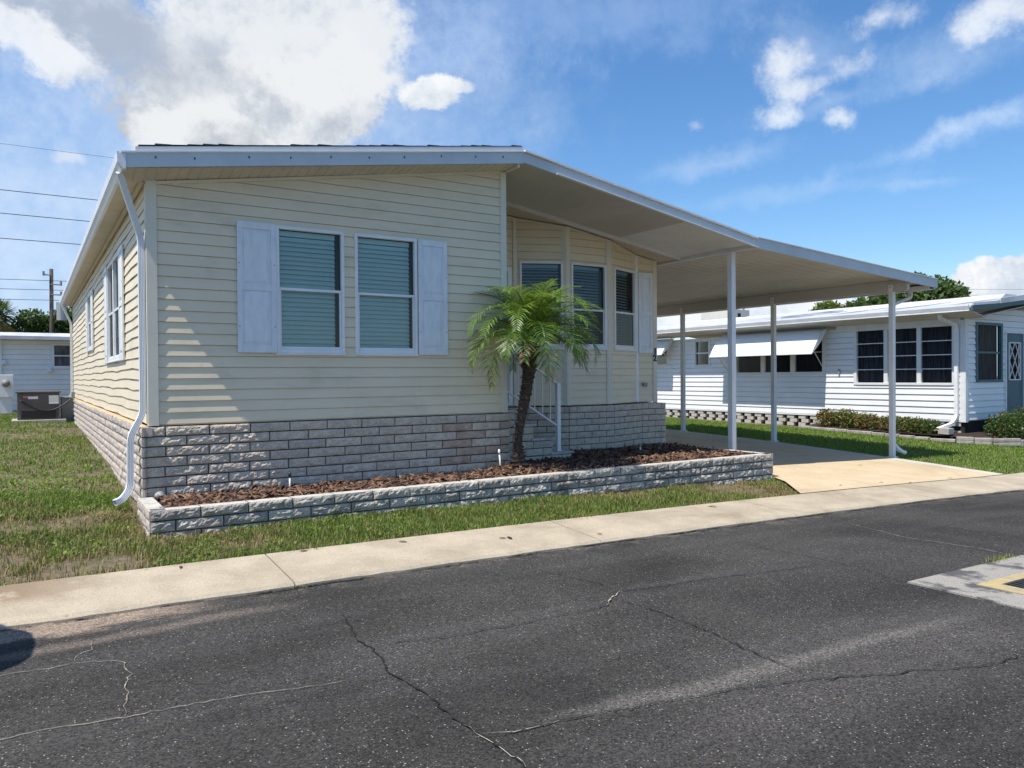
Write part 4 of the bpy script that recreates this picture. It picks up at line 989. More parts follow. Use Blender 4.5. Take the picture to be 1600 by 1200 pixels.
# door with white lattice grille
mb=MB(); B=BNF
rectB(mb,B,21.12,21.19,.33,2.45,-.05,.04,1);rectB(mb,B,22.12,22.3,.33,2.45,-.05,.04,1);rectB(mb,B,21.19,22.12,2.38,2.45,-.05,.04,1)
for a,b,c,d in ((21.19,21.36,.33,2.38),(21.95,22.12,.33,2.38),(21.36,21.95,.33,1.18),(21.36,21.95,2.14,2.38)): rectB(mb,B,a,b,c,d,-.03,0)
dr=build('door',mb,[TEAL,NTRIM],nh,bev=.004)
g=MB(); g.poly([B.p(21.36,1.18,-.02),B.p(21.95,1.18,-.02),B.p(21.95,2.14,-.02),B.p(21.36,2.14,-.02)]); build('pane',g,GLASSN,dr)
g=MB(); g.poly([B.p(21.2,.4,-.1),B.p(22.1,.4,-.1),B.p(22.1,2.3,-.1),B.p(21.2,2.3,-.1)]); build('inner_panel',g,ROOM,dr)
g=MB()
for a,b in (((21.36,1.18),(21.95,1.18)),((21.95,1.18),(21.95,2.14)),((21.95,2.14),(21.36,2.14)),((21.36,2.14),(21.36,1.18))): g.bar(B.p(*a,.012),B.p(*b,.012),.03,.03,up=(0,1,0))
for k in range(2):
    c=21.36+.295*k
    for z in (1.18,1.66):
        g.bar(B.p(c,z,.012),B.p(c+.295,z+.48,.012),.018,.018,up=(0,1,0)); g.bar(B.p(c+.295,z,.02),B.p(c,z+.48,.02),.018,.018,up=(0,1,0))
build('lattice_grille',g,NTRIM,dr)
# skirting of screen blocks
mb=MB(); r=random.Random(3)
y=YN+.1; k=0
while y<YNB:
    for c in range(3):
        z=-.16+c*.11; o=.1 if c%2 else 0
        if (int((y-YN)/.2)+c)%2==0: mb.box(XN+.0,XN+.12,y+o,y+o+.24,z,z+.10)
    y+=.2
mb.box(XN+.121,XN+.14,YN,YNB,-.3,.2,1); mb.box(XN+.03,26,YN+.03,YN+.13,-.4,.2,1)
build('skirting',mb,[pm('screen_block',(.48,.45,.40),(.38,.35,.31),rough=.9,scale=9,fine=.3),DARK],nh)
# roof, gutter, soffit
XRD=22.6; ZR=3.42
mb=MB(); mb.prism([(XE,YN-.5,2.955),(XRD,YN-.5,ZR),(26.5,YN-.5,2.96),(26.5,YN-.5,2.90),(XRD,YN-.5,ZR-.06),(XE,YN-.5,2.895)],(0,YNB-YN+1,0)); nroof=build('roof',mb,NROOF,nh)
mb=MB()
for k in range(9):
    y=YN+.2+k*1.6; mb.prism([(XE+.02,y,2.957),(XRD,y,ZR+.002),(XRD,y,ZR+.03),(XE+.02,y,2.985)],(0,.04,0))
mb.prism([(XE+.5,YN+5.2,3.02),(XRD,YN+5.2,ZR),(XRD,YN+5.2,ZR+.07),(XE+.5,YN+5.2,3.09)],(0,8,0))
mb.prism([(XRD-.6,YN+.5,ZR-.09),(XRD+.6,YN+.5,ZR-.09),(XRD+.3,YN+.5,ZR+.08),(XRD-.3,YN+.5,ZR+.08)],(0,12,0))
build('roof_seam',mb,NROOF,nroof)
mb=MB(); mb.prism([(XE-.07,YN-.45,2.975),(XE-.05,YN-.45,2.975),(XE-.045,YN-.45,2.94),(XE,YN-.45,2.94),(XE,YN-.45,2.825),(XE-.03,YN-.45,2.825),(XE-.05,YN-.45,2.86),(XE-.072,YN-.45,2.93)],(0,YNB-YN+.8,0))
mb.box(XE-.055,XE+.0,YN-.45,YNB+.3,2.812,2.8245); build('gutter',mb,WHITE,nh)
mb=MB(); mb.prism([(XE+.002,YN-.45,2.83),(XN+.06,YN-.45,2.68),(XN+.06,YN-.45,2.70),(XE+.002,YN-.45,2.85)],(0,YNB-YN+.8,0)); build('soffit',mb,NSOF,nh)
mb=MB(); mb.prism([(XN,YN-.48,2.72),(XRD,YN-.48,3.24),(XRD,YN-.48,3.26),(XN,YN-.48,2.74)],(0,.5,0)); build('soffit',mb,NSOF,nh)
mb=MB()
mb.prism([(XE-.03,YN-.53,2.93),(XRD,YN-.53,3.36),(XRD,YN-.53,3.22),(XE-.03,YN-.53,2.825)],(0,.04,0),0)
mb.prism([(19.75,YN-.56,3.16),(XRD,YN-.56,3.50),(XRD,YN-.56,3.36),(19.75,YN-.56,3.035)],(0,.07,0),1)
mb.prism([(XE-.03,YN-.55,2.99),(19.74,YN-.55,3.11),(19.74,YN-.55,3.04),(XE-.03,YN-.55,2.935)],(0,.05,0),1)
mb.prism([(XRD+.001,YN-.53,3.36),(26.5,YN-.53,2.93),(26.5,YN-.53,2.825),(XRD+.001,YN-.53,3.22)],(0,.04,0),0)
build('barge_board',mb,[TEAL,NROOF],nh)
downspout([(18.72,9.98,2.82),(18.72,9.98,2.70),(19.10,9.82,2.54),(19.13,9.8,2.46),(19.13,9.8,.30),(19.02,9.85,.12),(18.62,9.98,.0)],nh,w=.085,d=.07)
def awning(y0,y1,zt_,zb_,out,n=14,name='awning'):
    mb=MB(); prof=[]
    for k in range(n+1):
        t=k/n; prof.append((XN-.02-out*(t**.82),zt_-(zt_-zb_)*(t**1.45)))
    for k in range(n):
        a,b=prof[k],prof[k+1]; lipz=.012
        mb.poly([(a[0],y0,a[1]),(a[0],y1,a[1]),(b[0]-.012,y1,b[1]),(b[0]-.012,y0,b[1])])
        mb.poly([(b[0]-.012,y0,b[1]),(b[0]-.012,y1,b[1]),(b[0],y1,b[1]),(b[0],y0,b[1])])
    for y in (y0,y1):                                # side cheeks
        inn=[(q[0]+.10*math.sin(3.1416*i/n)+.015,y,q[1]-.075*math.sin(3.1416*i/n)-.004) for i,q in enumerate(prof)]
        for i in range(n): mb.poly([(prof[i][0],y,prof[i][1]),(prof[i+1][0],y,prof[i+1][1]),inn[i+1],inn[i]])
    mb.box(prof[-1][0]-.02,prof[-1][0],y0,y1,prof[-1][1]-.03,prof[-1][1]-.0005)
    a=build(name,mb,NSID,nh)
    for y in (y0+.12,y1-.12):
        m2=MB(); m2.tube([(XN-.02,y-.02,zb_-.52),(XN-out*.8,y,zb_+.14)],.011,6); build('support_arm',m2,NTRIM,a)
        m3=MB(); m3.tube([(XN-.02,y,zt_+.0),(XN-.42,y,zt_+.17)],.011,6); build('support_arm',m3,NTRIM,a)
    return a
awning(13.36,17.15,2.655,1.955,.72); awning(19.45,20.95,2.66,2.1,.6)
mb=MB(); mb.box(XN-.06,XN-.02,12.98,13.03,1.36,1.50); mb.box(XN-.06,XN-.02,19.0,19.05,1.75,1.9); build('bracket',mb,GREYV,nh)
# planting bed edging
be=empty('bed_edging',(18.5,11,-.2),'low grey stone edging round the shrub bed at the white house','edging')
path=[(18.42,13.75),(18.40,12.6),(18.42,11.2),(18.48,10.1),(18.62,9.55),(19.05,8.95),(19.6,8.6),(20.4,8.35),(22,8.3),(25,8.4)]
r=random.Random(12)
for a,b in zip(path[:-1],path[1:]):
    L=math.dist(a,b);n=max(1,int(L/.34)); mb=MB()
    for k in range(n):
        for c in range(2 if a[1]<9.6 else 1):
            p=[a[0]+(b[0]-a[0])*(k+.02)/n,a[1]+(b[1]-a[1])*(k+.02)/n];q=[a[0]+(b[0]-a[0])*(k+.98)/n,a[1]+(b[1]-a[1])*(k+.98)/n]
            z=Tf(*p)+.0+c*.082+r.uniform(-.006,.006)
            mb.bar((p[0],p[1],z),(q[0],q[1],z+r.uniform(-.006,.006)),.13+r.uniform(-.02,.02),.08)
    build('edging_run',mb,pm('edging_stone',(.36,.335,.30),(.24,.225,.2),rough=.95,scale=7,fine=.4,bstr=.6,bscale=50),be,bev=.012)
mb=MB(); mb.poly([(18.45,13.7,-.1),(18.5,10.1,-.14),(18.7,9.5,-.16),(19.6,8.65,-.2),(25,8.45,-.25),(25,9.64,-.1),(19.2,9.64,-.1),(19.2,13.7,-.05)]); build('bed_soil',mb,MULCH[3],be)
mb=MB(); mb.box(18.62,18.86,9.72,9.98,-.12,.03); build('splash_block',mb,CONC,None,bev=.01,label='small concrete block under the white house downspout',cat='splash block')
# shrubs
shr=[('low croton shrub with red and yellow leaves at the far end of the bed',13.1,.34,.49,(.38,.3,.3,.02)),
     ('yellow green croton shrub with red flecks second from the far end',12.5,.34,.51,(.5,.32,.13,.05)),
     ('reddish croton shrub beside the corner carport post',11.9,.33,.45,(.35,.25,.35,.05)),
     ('rust tipped croton shrub just right of the corner carport post',11.25,.33,.43,(.45,.15,.3,.1)),
     ('green and yellow croton shrub under the right window pane',10.75,.33,.45,(.5,.25,.1,.15)),
     ('dark green croton shrub beside the white house downspout',10.3,.33,.42,(.45,.05,.05,.45))]
for i,(lb,y,rr_,hh,wt) in enumerate(shr):
    e=empty('croton_shrub',(18.82,y,Tf(18.8,y)),lb,'shrub','croton shrubs in the bed at the white house'); z=Tf(18.8,y)
    leaves('foliage',[(18.82,y,z+hh*.55,rr_,rr_*1.08,hh*.6),(18.78,y+.12,z+hh*.7,rr_*.6,rr_*.6,hh*.45),(18.85,y-.14,z+hh*.62,rr_*.6,rr_*.6,hh*.4)],2600,.028,CROT,wt,e,seed=100+i,shell=.3)
    mb=MB()
    for k in range(5): mb.tube([(18.82,y,z-.05),(18.82+.12*math.cos(k*1.3),y+.12*math.sin(k*1.3),z+hh*.6)],[.012,.006],5)
    build('stem',mb,WOODP,e)
e=empty('boxwood_bush',(20.1,8.98,-.2),'wide dark green clipped bush right of the white house corner','bush')
leaves('foliage',[(19.75,9.0,.02,.55,.42,.42),(20.3,8.95,.06,.6,.42,.46),(20.9,8.95,.05,.55,.42,.45),(21.4,8.95,.02,.5,.4,.4)],9500,.03,[CROT[0],CROT[3],LEAFD[1],CROT[2]],(.35,.38,.24,.03),e,seed=130,shell=.35)
mb=MB()
for x in (19.75,20.3,20.9,21.4): mb.tube([(x,9.0,-.3),(x+.05,9.0,.1)],[.03,.015],6)
build('stem',mb,WOODP,e)

# ------------------------------------------------------------------ storm drain
dz=lambda x,y:Tf(x,y)-.03
sd=empty('storm_drain',(6.6,2.8,dz(6.6,2.8)),'storm drain with dark grate and worn yellow frame in a concrete apron','drain')
def flat(mb,x0,x1,y0,y1,dzv,th,mi=0,n=4):
    for k in range(n):
        a=x0+(x1-x0)*k/n;b=x0+(x1-x0)*(k+1)/n
        mb.hull8([(a,y0,dz(a,y0)+dzv-th),(b,y0,dz(b,y0)+dzv-th),(b,y1,dz(b,y1)+dzv-th),(a,y1,dz(a,y1)+dzv-th),(a,y0,dz(a,y0)+dzv),(b,y0,dz(b,y0)+dzv),(b,y1,dz(b,y1)+dzv),(a,y1,dz(a,y1)+dzv)],mi)
gx0,gx1,gy0,gy1=6.05,7.0,2.32,2.78
mb=MB(); flat(mb,5.53,5.88,1.9,3.19,.008,.05); flat(mb,5.88,7.3,2.88,3.19,.008,.05); flat(mb,5.88,7.3,1.9,2.22,.008,.05); flat(mb,7.1,7.3,2.22,2.88,.008,.05); build('apron',mb,APRON,sd)
mb=MB(); flat(mb,5.885,gx0,2.225,2.875,.012,.03);flat(mb,gx1,7.095,2.225,2.875,.012,.03);flat(mb,gx0,gx1,gy1,2.875,.012,.03);flat(mb,gx0,gx1,2.225,gy0,.012,.03); build('frame',mb,YEL,sd)
mb=MB()
nb=16
for k in range(nb):
    y=gy0+(gy1-gy0)*(k+.5)/nb; mb.hull8([(gx0,y-.008,dz(gx0,y)-.03),(gx1,y-.008,dz(gx1,y)-.03),(gx1,y+.008,dz(gx1,y)-.03),(gx0,y+.008,dz(gx0,y)-.03),(gx0,y-.008,dz(gx0,y)+.008),(gx1,y-.008,dz(gx1,y)+.008),(gx1,y+.008,dz(gx1,y)+.008),(gx0,y+.008,dz(gx0,y)+.008)])
for x in (gx0+.3,gx0+.62): mb.box(x-.01,x+.01,gy0,gy1,dz(x,2.5)-.02,dz(x,2.5)+.006)
build('grate',mb,IRON,sd)
mb=MB(); mb.poly([(gx0,gy0,dz(gx0,gy0)+.0015),(gx1,gy0,dz(gx1,gy0)+.0015),(gx1,gy1,dz(gx1,gy1)+.0015),(gx0,gy1,dz(gx0,gy1)+.0015)]); build('pit',mb,DARK,sd)
p=np.stack([rng.normal(6.95,.12,160),rng.normal(3.2,.025,160)],1)
def tuft(name,pts,hh,label,mats=GRS):
    n=len(pts); x,y=pts[:,0],pts[:,1]; z=T(x,y)-.03
    h=rng.uniform(.4,1,n)*hh; az=rng.uniform(0,6.28,n); b=np.stack([x,y,z],1); s=np.stack([-np.sin(az),np.cos(az),0*az],1)*.003; t=b+np.stack([np.cos(az)*h*.7,np.sin(az)*h*.7,h],1)
    V=np.stack([b-s,b+s,t],1).reshape(-1,3); o=np.arange(n)*3
    return fastmesh(name,V,np.stack([o,o+1,o+2],1),rng.choice([0,1,3],n),mats,at=(float(x.mean()),float(y.mean()),float(z.min())),label=label,cat='weed',kind='stuff')
tuft('weed_tuft',p,.05,'small green weed tuft on the far edge of the drain apron')
p=np.stack([rng.normal(11.9,.12,90),rng.normal(6.27,.02,90)],1); tuft('weed_tuft',p,.05,'weed tuft in the joint between driveway and sidewalk')
p=np.stack([rng.normal(1.62,.03,60),rng.normal(5.47,.04,60)],1); tuft('weed_tuft',p,.03,'dry weed tuft where the sidewalk joint meets the road',GRS)
LEAFB=pm('dead_leaf',(.10,.055,.03),(.06,.035,.02),rough=.9)
for i,(x,y) in enumerate(((3.62,5.86),(3.68,5.84),(4.55,5.62),(.95,6.16),(1.9,6.2),(10.5,6.45),(12.2,6.35),(12.0,7.75),(9.6,6.5),(6.6,6.1),(11.0,6.3),(2.75,6.12))):
    z=Tf(x,y)+.008; a=rng.uniform(0,6.28); L=rng.uniform(.025,.055); u=Vector((math.cos(a),math.sin(a),0)); v=Vector((-math.sin(a),math.cos(a),0)); c=Vector((x,y,z))
    mb=MB(); P=[(-1,0,.0),(-.3,.4,.25),(.5,.35,.3),(1,0,.1),(.5,-.35,.3),(-.3,-.4,.25)]
    mb.prism([c+u*L*p-v*L*q*.8+Vector((0,0,r_*L*.5)) for p,q,r_ in P],(0,0,.0015)); build('fallen_leaf',mb,LEAFB,None,label='small curled dead brown leaf lying on the pale concrete',cat='leaf',group='dead leaves on the pale concrete')
# straw heap under the downspout
n=420; x=rng.normal(.62,.14,n);y=rng.normal(8.12,.10,n); p=np.stack([x,y],1)
h=rng.uniform(.05,.12,n);az=rng.uniform(0,6.28,n);z=T(x,y)-.02+.05*np.exp(-((x-.62)**2+(y-8.12)**2)/.02)
b=np.stack([x,y,z],1);s=np.stack([-np.sin(az),np.cos(az),0*az],1)*.003;t=b+np.stack([np.cos(az)*h,np.sin(az)*h,rng.uniform(-.02,.05,n)],1)
o=np.arange(n)*3
fastmesh('dry_grass_heap',np.stack([b-s,b+s,t],1).reshape(-1,3),np.stack([o,o+1,o+2],1),rng.choice([3,3,3,0],n),GRS,at=(.62,8.12,.0),label='heap of straw coloured dead grass under the corner downspout',cat='dead grass',kind='stuff')

# ------------------------------------------------------------------ left background
zl=Tf(.2,21.6)
e=empty('air_conditioner',(.2,21.6,zl),'brown air conditioning condenser on a concrete pad behind the left lawn','air conditioner')
mb=MB(); mb.box(-.24,.62,21.25,22.05,zl+.03,zl+.66); build('cabinet',mb,ACM,e,bev=.015)
mb=MB(); mb.box(-.27,.65,21.22,22.08,zl+.661,zl+.70); build('lid',mb,ACM,e,bev=.01)
mb=MB()
for k in range(9): mb.box(-.16,.55,21.235,21.249,zl+.06+k*.022,zl+.07+k*.022)
build('louvre',mb,DARK,e)
mb=MB(); mb.box(.40,.60,21.238,21.249,zl+.40,zl+.60); mb.box(-.02,.18,21.238,21.249,zl+.52,zl+.58); build('sticker',mb,PIPEW,e)
mb=MB(); mb.box(-.12,-.02,21.238,21.249,zl+.55,zl+.59); build('sticker',mb,pm('sticker_red',(.45,.2,.2)),e)
mb=MB(); mb.box(-.35,.75,21.1,22.2,zl-.08,zl+.028); build('pad',mb,CONC,e,bev=.01)
e=empty('utility_cabinet',(.8,22,zl),'grey green utility cabinet between the condenser and the cream home','cabinet')
mb=MB(); mb.box(.66,.925,21.5,22.3,zl-.05,zl+.52); build('cabinet',mb,ACG,e,bev=.015)
mb=MB(); mb.box(.65,.93,21.48,22.32,zl+.521,zl+.55); build('lid',mb,ACG,e,bev=.006)
e=empty('conduit',(.4,21.2,zl+.3),'black flexible conduit looping from the condenser to the cream home','conduit')
mb=MB(); mb.tube([(-.18+1.08*t,21.16-.3*t*t*0+.3*max(0,t-.7),zl+.52-.62*math.sin(math.pi*min(1,t*.95+.02))*.5+.05*t) for t in [i/20 for i in range(21)]],.017,8); build('hose',mb,BLACK,e,smooth=True)
mb=MB(); mb.box(.86,.93,21.0,21.1,zl+.52,zl+.68); build('junction_box',mb,GREYV,e,bev=.006)
zp=Tf(-.55,25.5)
e=empty('meter_pedestal',(-.55,25.5,zp),'white electric meter pedestal at the left edge beyond the lawn','meter')
mb=MB(); mb.box(-.72,-.36,25.4,25.6,zp+.45,zp+1.08); build('cabinet',mb,WHITE,e,bev=.01)
mb=MB(); mb.box(-.68,-.40,25.45,25.58,zp,zp+.449); build('base',mb,ALU,e)
mb=MB(); mb.tube([(-.54,25.40,zp+.84),(-.54,25.30,zp+.84)],.10,16); build('meter_dial',mb,GREYV,e,smooth=True)
# white trailer house behind
th=empty('trailer_house',(-4,29,.4),'white lap sided trailer house behind the left lawn','house')
BT=Basis((0,27.6,0),(1,0,0),(0,-1,0))
mb=MB(); lap(mb,BT,-10,2.6,.45,2.58,2.58,e=.155,gap=.014,holes=[(.68,1.6,1.80,2.44)],seed=9); build('wall',mb,NSID,th)
mb=MB(); mb.box(-10.3,2.8,27.2,33,2.60,2.70); mb.prism([(-10.3,27.2,2.701),(-10.3,30,2.95),(-10.3,33,2.701)],(13.1,0,0)); build('roof',mb,NROOF,th)
mb=MB(); rectB(mb,BT,.60,.68,1.72,2.50,-.05,.03);rectB(mb,BT,1.6,1.68,1.72,2.5,-.05,.03);rectB(mb,BT,.68,1.6,2.44,2.5,-.05,.03);rectB(mb,BT,.68,1.6,1.72,1.8,-.05,.04);rectB(mb,BT,.68,1.6,2.10,2.14,-.03,.02)
w=build('window',mb,NTRIM,th); g=MB(); rectB(g,BT,.68,1.6,1.8,2.44,-.04,-.03); build('pane',g,CURT,w)
mb=MB(); mb.box(-.75,-.68,27.52,27.59,.40,2.59); build('downspout',mb,WHITE,th)
mb=MB(); mb.tube([(.55,27.5,1.62),(.55,27.5,1.75)],[.1,.06],10); mb.tube([(-.62,27.5,1.85),(-.62,27.5,1.98)],[.08,.05],8); build('wall_light',mb,NTRIM,th)
mb=MB(); mb.box(-9.9,2.5,27.7,32.8,.1,.449); build('skirting',mb,BLK[1],th)

def pole():
    x,y=.94,42.; e=empty('utility_pole',(x,y,.5),'weathered wooden utility pole beyond the white trailer house','utility pole')
    mb=MB(); mb.tube([(x-.02,y,0),(x+.02,y,6.62)],[.105,.085],10); build('shaft',mb,WOODP,e,smooth=True)
    for k,z in enumerate((6.32,5.88,5.4)):
        mb=MB(); mb.tube([(x-.02,y-.1,z),(x+(-.32 if k==0 else .42),y-.1,z)],.03,6); mb.tube([(x+(-.3 if k==0 else .4),y-.1,z-.04),(x+(-.3 if k==0 else .4),y-.1,z+.16)],.05,8); build('insulator',mb,GREYV,e)
    mb=MB(); mb.tube([(x+.42,y,4.2),(x+.42,y,5.05)],.22,12); mb.tube([(x,y,4.6),(x+.42,y,4.6)],.05,6); build('transformer',mb,pm('transformer_grey',(.35,.36,.37),rough=.5),e,smooth=False)
pole()
def wire(a,b,sag,label,r=.012,n=24):
    mb=MB(); a=Vector(a);b=Vector(b); pts=[a.lerp(b,i/n)-Vector((0,0,sag*4*(i/n)*(1-i/n))) for i in range(n+1)]
    mb.tube(pts,r,5); return build('power_line',mb,WIRE,None,label=label,cat='power line',group='overhead power lines')
for nme,z,l,rr_,off_ in (('top',6.33,'topmost of the thin wires tied to the wooden pole',.012,.0),('mid',5.89,'middle wire tied to the wooden pole',.012,.0),('low',5.41,'lowest wire tied to the wooden pole',.012,0)):
    wire((-40,42-.1,z-.9),(40,42-.1,z+1.0),.35,l,rr_)
for z,l in ((6.89,'lowest of the near wires left of the home eave'),(7.82,'middle of the near wires left of the home eave'),(8.69,'upper thick wire left of the home eave')):
    wire((-30,34,z+.2),(34,34,z),.35,l,.014)
wire((-30,34,10.15),(34,34,10.4),.1,'faint highest wire above the home eave at left',.006)
wire((43,66,18.0),(57,14,3.4),.4,'faint slanting wire above the carport at right',.007)
wire((60,60,11.1),(80,17,7.65),.25,'dark level wire crossing the cumulus at right',.012)
# sabal palm and trees at left
def sabal():
    x,y=-1.1,44.; e=empty('cabbage_palm',(x,y,.5),'cabbage palm with dead brown skirt above the trailer roof at left','palm tree')
    mb=MB(); mb.tube([(x,y,0),(x,y,4.2)],.2,10); build('trunk',mb,TRUNK,e)
    r=random.Random(6)
    for k in range(46):
        f=k/45; az=k*2.4; el=R(80-150*f); mb=MB(); c=Vector((x,y,4.5)); L=r.uniform(.7,1.0)
        d=Vector((math.cos(az)*math.cos(el),math.sin(az)*math.cos(el),math.sin(el))); s=d.cross(Vector((0,0,1))).normalized(); u=s.cross(d)
        mi=1 if f>.72 else 0
        b=c+d*L*.55
        for j in range(13):
            a=(j-6)/6*1.35; dd=d*math.cos(a)+s*math.sin(a); t=b+dd*L*.62+Vector((0,0,-.10-.16*abs(a))); w=.03
            mb.poly([b-s*w*.3,b+s*w*.3,(b+t)/2+s*w,t,(b+t)/2-s*w],mi)
        mb.tube([c,b],.02,5,mi)
        build('frond',mb,[LEAFD[0],FRDRY],e,at=tuple(c))
sabal()
def tree(name,x,y,lobes,n,size,mats,wts,label,h,seed,group=None):
    e=empty(name,(x,y,.4),label,'tree',group)
    mb=MB(); mb.tube([(x,y,0),(x+.05,y,h*.45),(x+.1,y,h*.7)],[.18,.13,.07],8)
    for l in lobes: mb.tube([(x+.05,y,h*.4),((x+l[0])/2,(y+l[1])/2,(h*.4+l[2])/2+.2),l[:3]],[.09,.06,.02],6)
    build('trunk',mb,WOODP,e)
    leaves('crown',lobes,n,size,mats,wts,e,seed=seed,shell=.35)
for i,(x,z,s) in enumerate(((.15,4.35,.75),(.75,4.1,.6),(1.55,4.5,.8),(2.4,4.5,.9))):
    tree('small_tree',x,44+i*.3,[(x,44,z,s,s,s*.75),(x+.35,44,z-.4,s*.8,s*.8,s*.6),(x-.4,44.2,z-.5,s*.8,s*.7,s*.6)],1500,.09,LEAFD,(.6,.4),['dark leafy tree just right of the cabbage palm','low dark tree left of the utility pole','dark tree right behind the utility pole','dark tree half hidden by the far home corner'][i],z,200+i,'trees beyond the trailer house')
# big trees behind the neighbour
bx,by=48.1,26.8
tree('oak_tree',bx,by,[(bx,by,6.0,1.9,1.9,1.6),(bx+.5,by-1.1,5.9,1.5,1.5,1.4),(bx-.9,by+1.8,5.6,1.7,1.7,1.2),(bx-.2,by+.3,7.2,.75,.75,.6),(bx+.2,by-.4,5.0,2.2,2.4,1.4),(bx-1.5,by+3.2,5.4,1.3,1.4,1.0)],17000,.17,LEAFD,(.62,.38),'large dark green spreading tree above the white house roof',7.5,300)
tx,ty=45.3,31.6
tree('yellowish_tree',tx,ty,[(tx,ty,5.6,1.0,1.0,.75),(tx+.4,ty-.8,5.3,.8,.8,.7),(tx-.3,ty+.8,5.2,.7,.7,.6)],3200,.11,LEAFY,(.6,.4),'smaller yellow green tree seen under the carport beam',5.5,301)
# far pale building with roof vents seen under the carport
fb=empty('distant_building',(41.5,36.5,.4),'pale flat roofed building far behind the white house roof','building')
mb=MB(); mb.box(40.6,42.4,35.7,38.5,0,5.85); build('wall',mb,pm('far_wall',(.7,.68,.62),(.62,.6,.55),scale=1),fb)
mb=MB(); mb.box(41.2,41.45,35.64,35.69,5.25,5.6); mb.box(41.7,42.1,35.64,35.69,5.3,5.42); build('window',mb,DARK,fb)
mb=MB(); mb.tube([(42.15,36,5.8),(42.15,36,6.25)],.08,8); mb.box(41.95,42.25,35.9,36.1,6.2,6.32); build('vent_pipe',mb,GREYV,fb)

# ------------------------------------------------------------------ golf cart just outside the left edge (its shadow falls on the road)
gc=empty('golf_cart',(-2.4,4.9,-.1),'white golf cart with a flat roof parked at the kerb left of the view','golf cart')
zr=-.13; cy=4.93
mb=MB(); mb.prism([(-3.6,cy-.55,zr+.3),(-1.25,cy-.55,zr+.3),(-1.1,cy-.55,zr+.55),(-1.25,cy-.55,zr+.85),(-1.7,cy-.55,zr+.9),(-1.8,cy-.55,zr+.42),(-2.5,cy-.55,zr+.42),(-2.55,cy-.55,zr+.75),(-3.6,cy-.55,zr+.72)],(0,1.1,0)); build('body',mb,CARTW,gc,bev=.04)
mb=MB(); mb.box(-3.1,-2.5,cy-.5,cy+.5,zr+.76,zr+.88); mb.box(-3.15,-3.05,cy-.5,cy+.5,zr+.88,zr+1.25); build('seat',mb,SEAT,gc,bev=.03)
mb=MB(); P=[]
for k in range(28):
    a=2*math.pi*k/28; ca,sa=math.cos(a),math.sin(a)
    P.append((-2.13+1.2*math.copysign(abs(ca)**.6,ca),cy+.54*math.copysign(abs(sa)**.6,sa),zr+1.88))
mb.prism(P,(0,0,.05)); build('roof',mb,CARTW,gc,bev=.015)
for x in (-3.25,-1.35):
    for y in (cy-.48,cy+.48):
        mb=MB(); mb.tube([(x+(.1 if x<-2 else -.05),y,zr+.7),(x,y,zr+1.88)],.016,8); build('roof_post',mb,BLACK,gc)
for x in (-3.2,-1.5):
    for y in (cy-.5,cy+.5):
        mb=MB(); mb.tube([(x,y-.09,zr+.22),(x,y+.09,zr+.22)],.22,18); w=build('wheel',mb,TYRE,gc,bev=.02)
        mb=MB(); mb.tube([(x,y-.1,zr+.22),(x,y+.1,zr+.22)],.11,14); build('rim',mb,ALU,w)
mb=MB(); mb.tube([(-1.75,cy+.25,zr+.8),(-2.0,cy+.25,zr+1.1)],.015,6); mb.tube([(-2.0+.1*math.sin(a)*.5,cy+.25+.16*math.cos(a),zr+1.1+.13*math.sin(a)) for a in [i*6.2832/16 for i in range(17)]],.014,6,cap=False); build('steering_wheel',mb,BLACK,gc)

# ------------------------------------------------------------------ sky with clouds, sun, camera
F_=1185.;YAW,PIT,ROL=R(32.5),R(-.56),R(.44); HC=1.36
fw=Vector((math.sin(YAW)*math.cos(PIT),math.cos(YAW)*math.cos(PIT),math.sin(PIT))); rt=Vector((math.cos(YAW),-math.sin(YAW),0)); dn=fw.cross(rt)
r2=rt*math.cos(ROL)+dn*math.sin(ROL); d2=dn*math.cos(ROL)-rt*math.sin(ROL)
cd=bpy.data.cameras.new('camera'); cam=bpy.data.objects.new('camera',cd); COL.objects.link(cam)
cd.sensor_width=36; cd.lens=36*F_/1600; cd.clip_start=.05; cd.clip_end=2000
cam.matrix_world=Matrix(((r2.x,-d2.x,-fw.x,0),(r2.y,-d2.y,-fw.y,0),(r2.z,-d2.z,-fw.z,HC),(0,0,0,1)))
sc.camera=cam
sun_to=Vector((1,.155,-2.03)).normalized(); el=math.asin(-sun_to.z); az=math.atan2(-sun_to.x,-sun_to.y)
sd_=bpy.data.lights.new('sun','SUN'); sd_.energy=4.7; sd_.angle=R(.5); sd_.color=(1,.95,.87)
so=bpy.data.objects.new('sun',sd_); COL.objects.link(so); so.rotation_euler=sun_to.to_track_quat('-Z','Y').to_euler(); so.location=(0,0,30)
wd=bpy.data.worlds.new('World'); sc.world=wd; wd.use_nodes=True; t=wd.node_tree; t.nodes.clear(); k=N(t)
sky=k.n('ShaderNodeTexSky',sky_type='NISHITA'); sky.sun_disc=False; sky.sun_elevation=el; sky.sun_rotation=az%(2*math.pi)
sky.air_density=1.0; sky.dust_density=.6; sky.ozone_density=2.2; sky.altitude=0
dirv=k.n('ShaderNodeTexCoord').outputs['Generated']
sep=k.n('ShaderNodeSeparateXYZ'); k.l(dirv,sep.inputs[0])
STR=.10
def K(c): return (c[0]/STR,c[1]/STR,c[2]/STR,1)
hs=k.n('ShaderNodeHueSaturation'); hs.inputs['Saturation'].default_value=1.22; hs.inputs['Value'].default_value=1.27; k.l(sky.outputs[0],hs.inputs['Color']); col=k.mix(1,hs.outputs[0],(.93,1.01,1.07,1),'MULTIPLY')
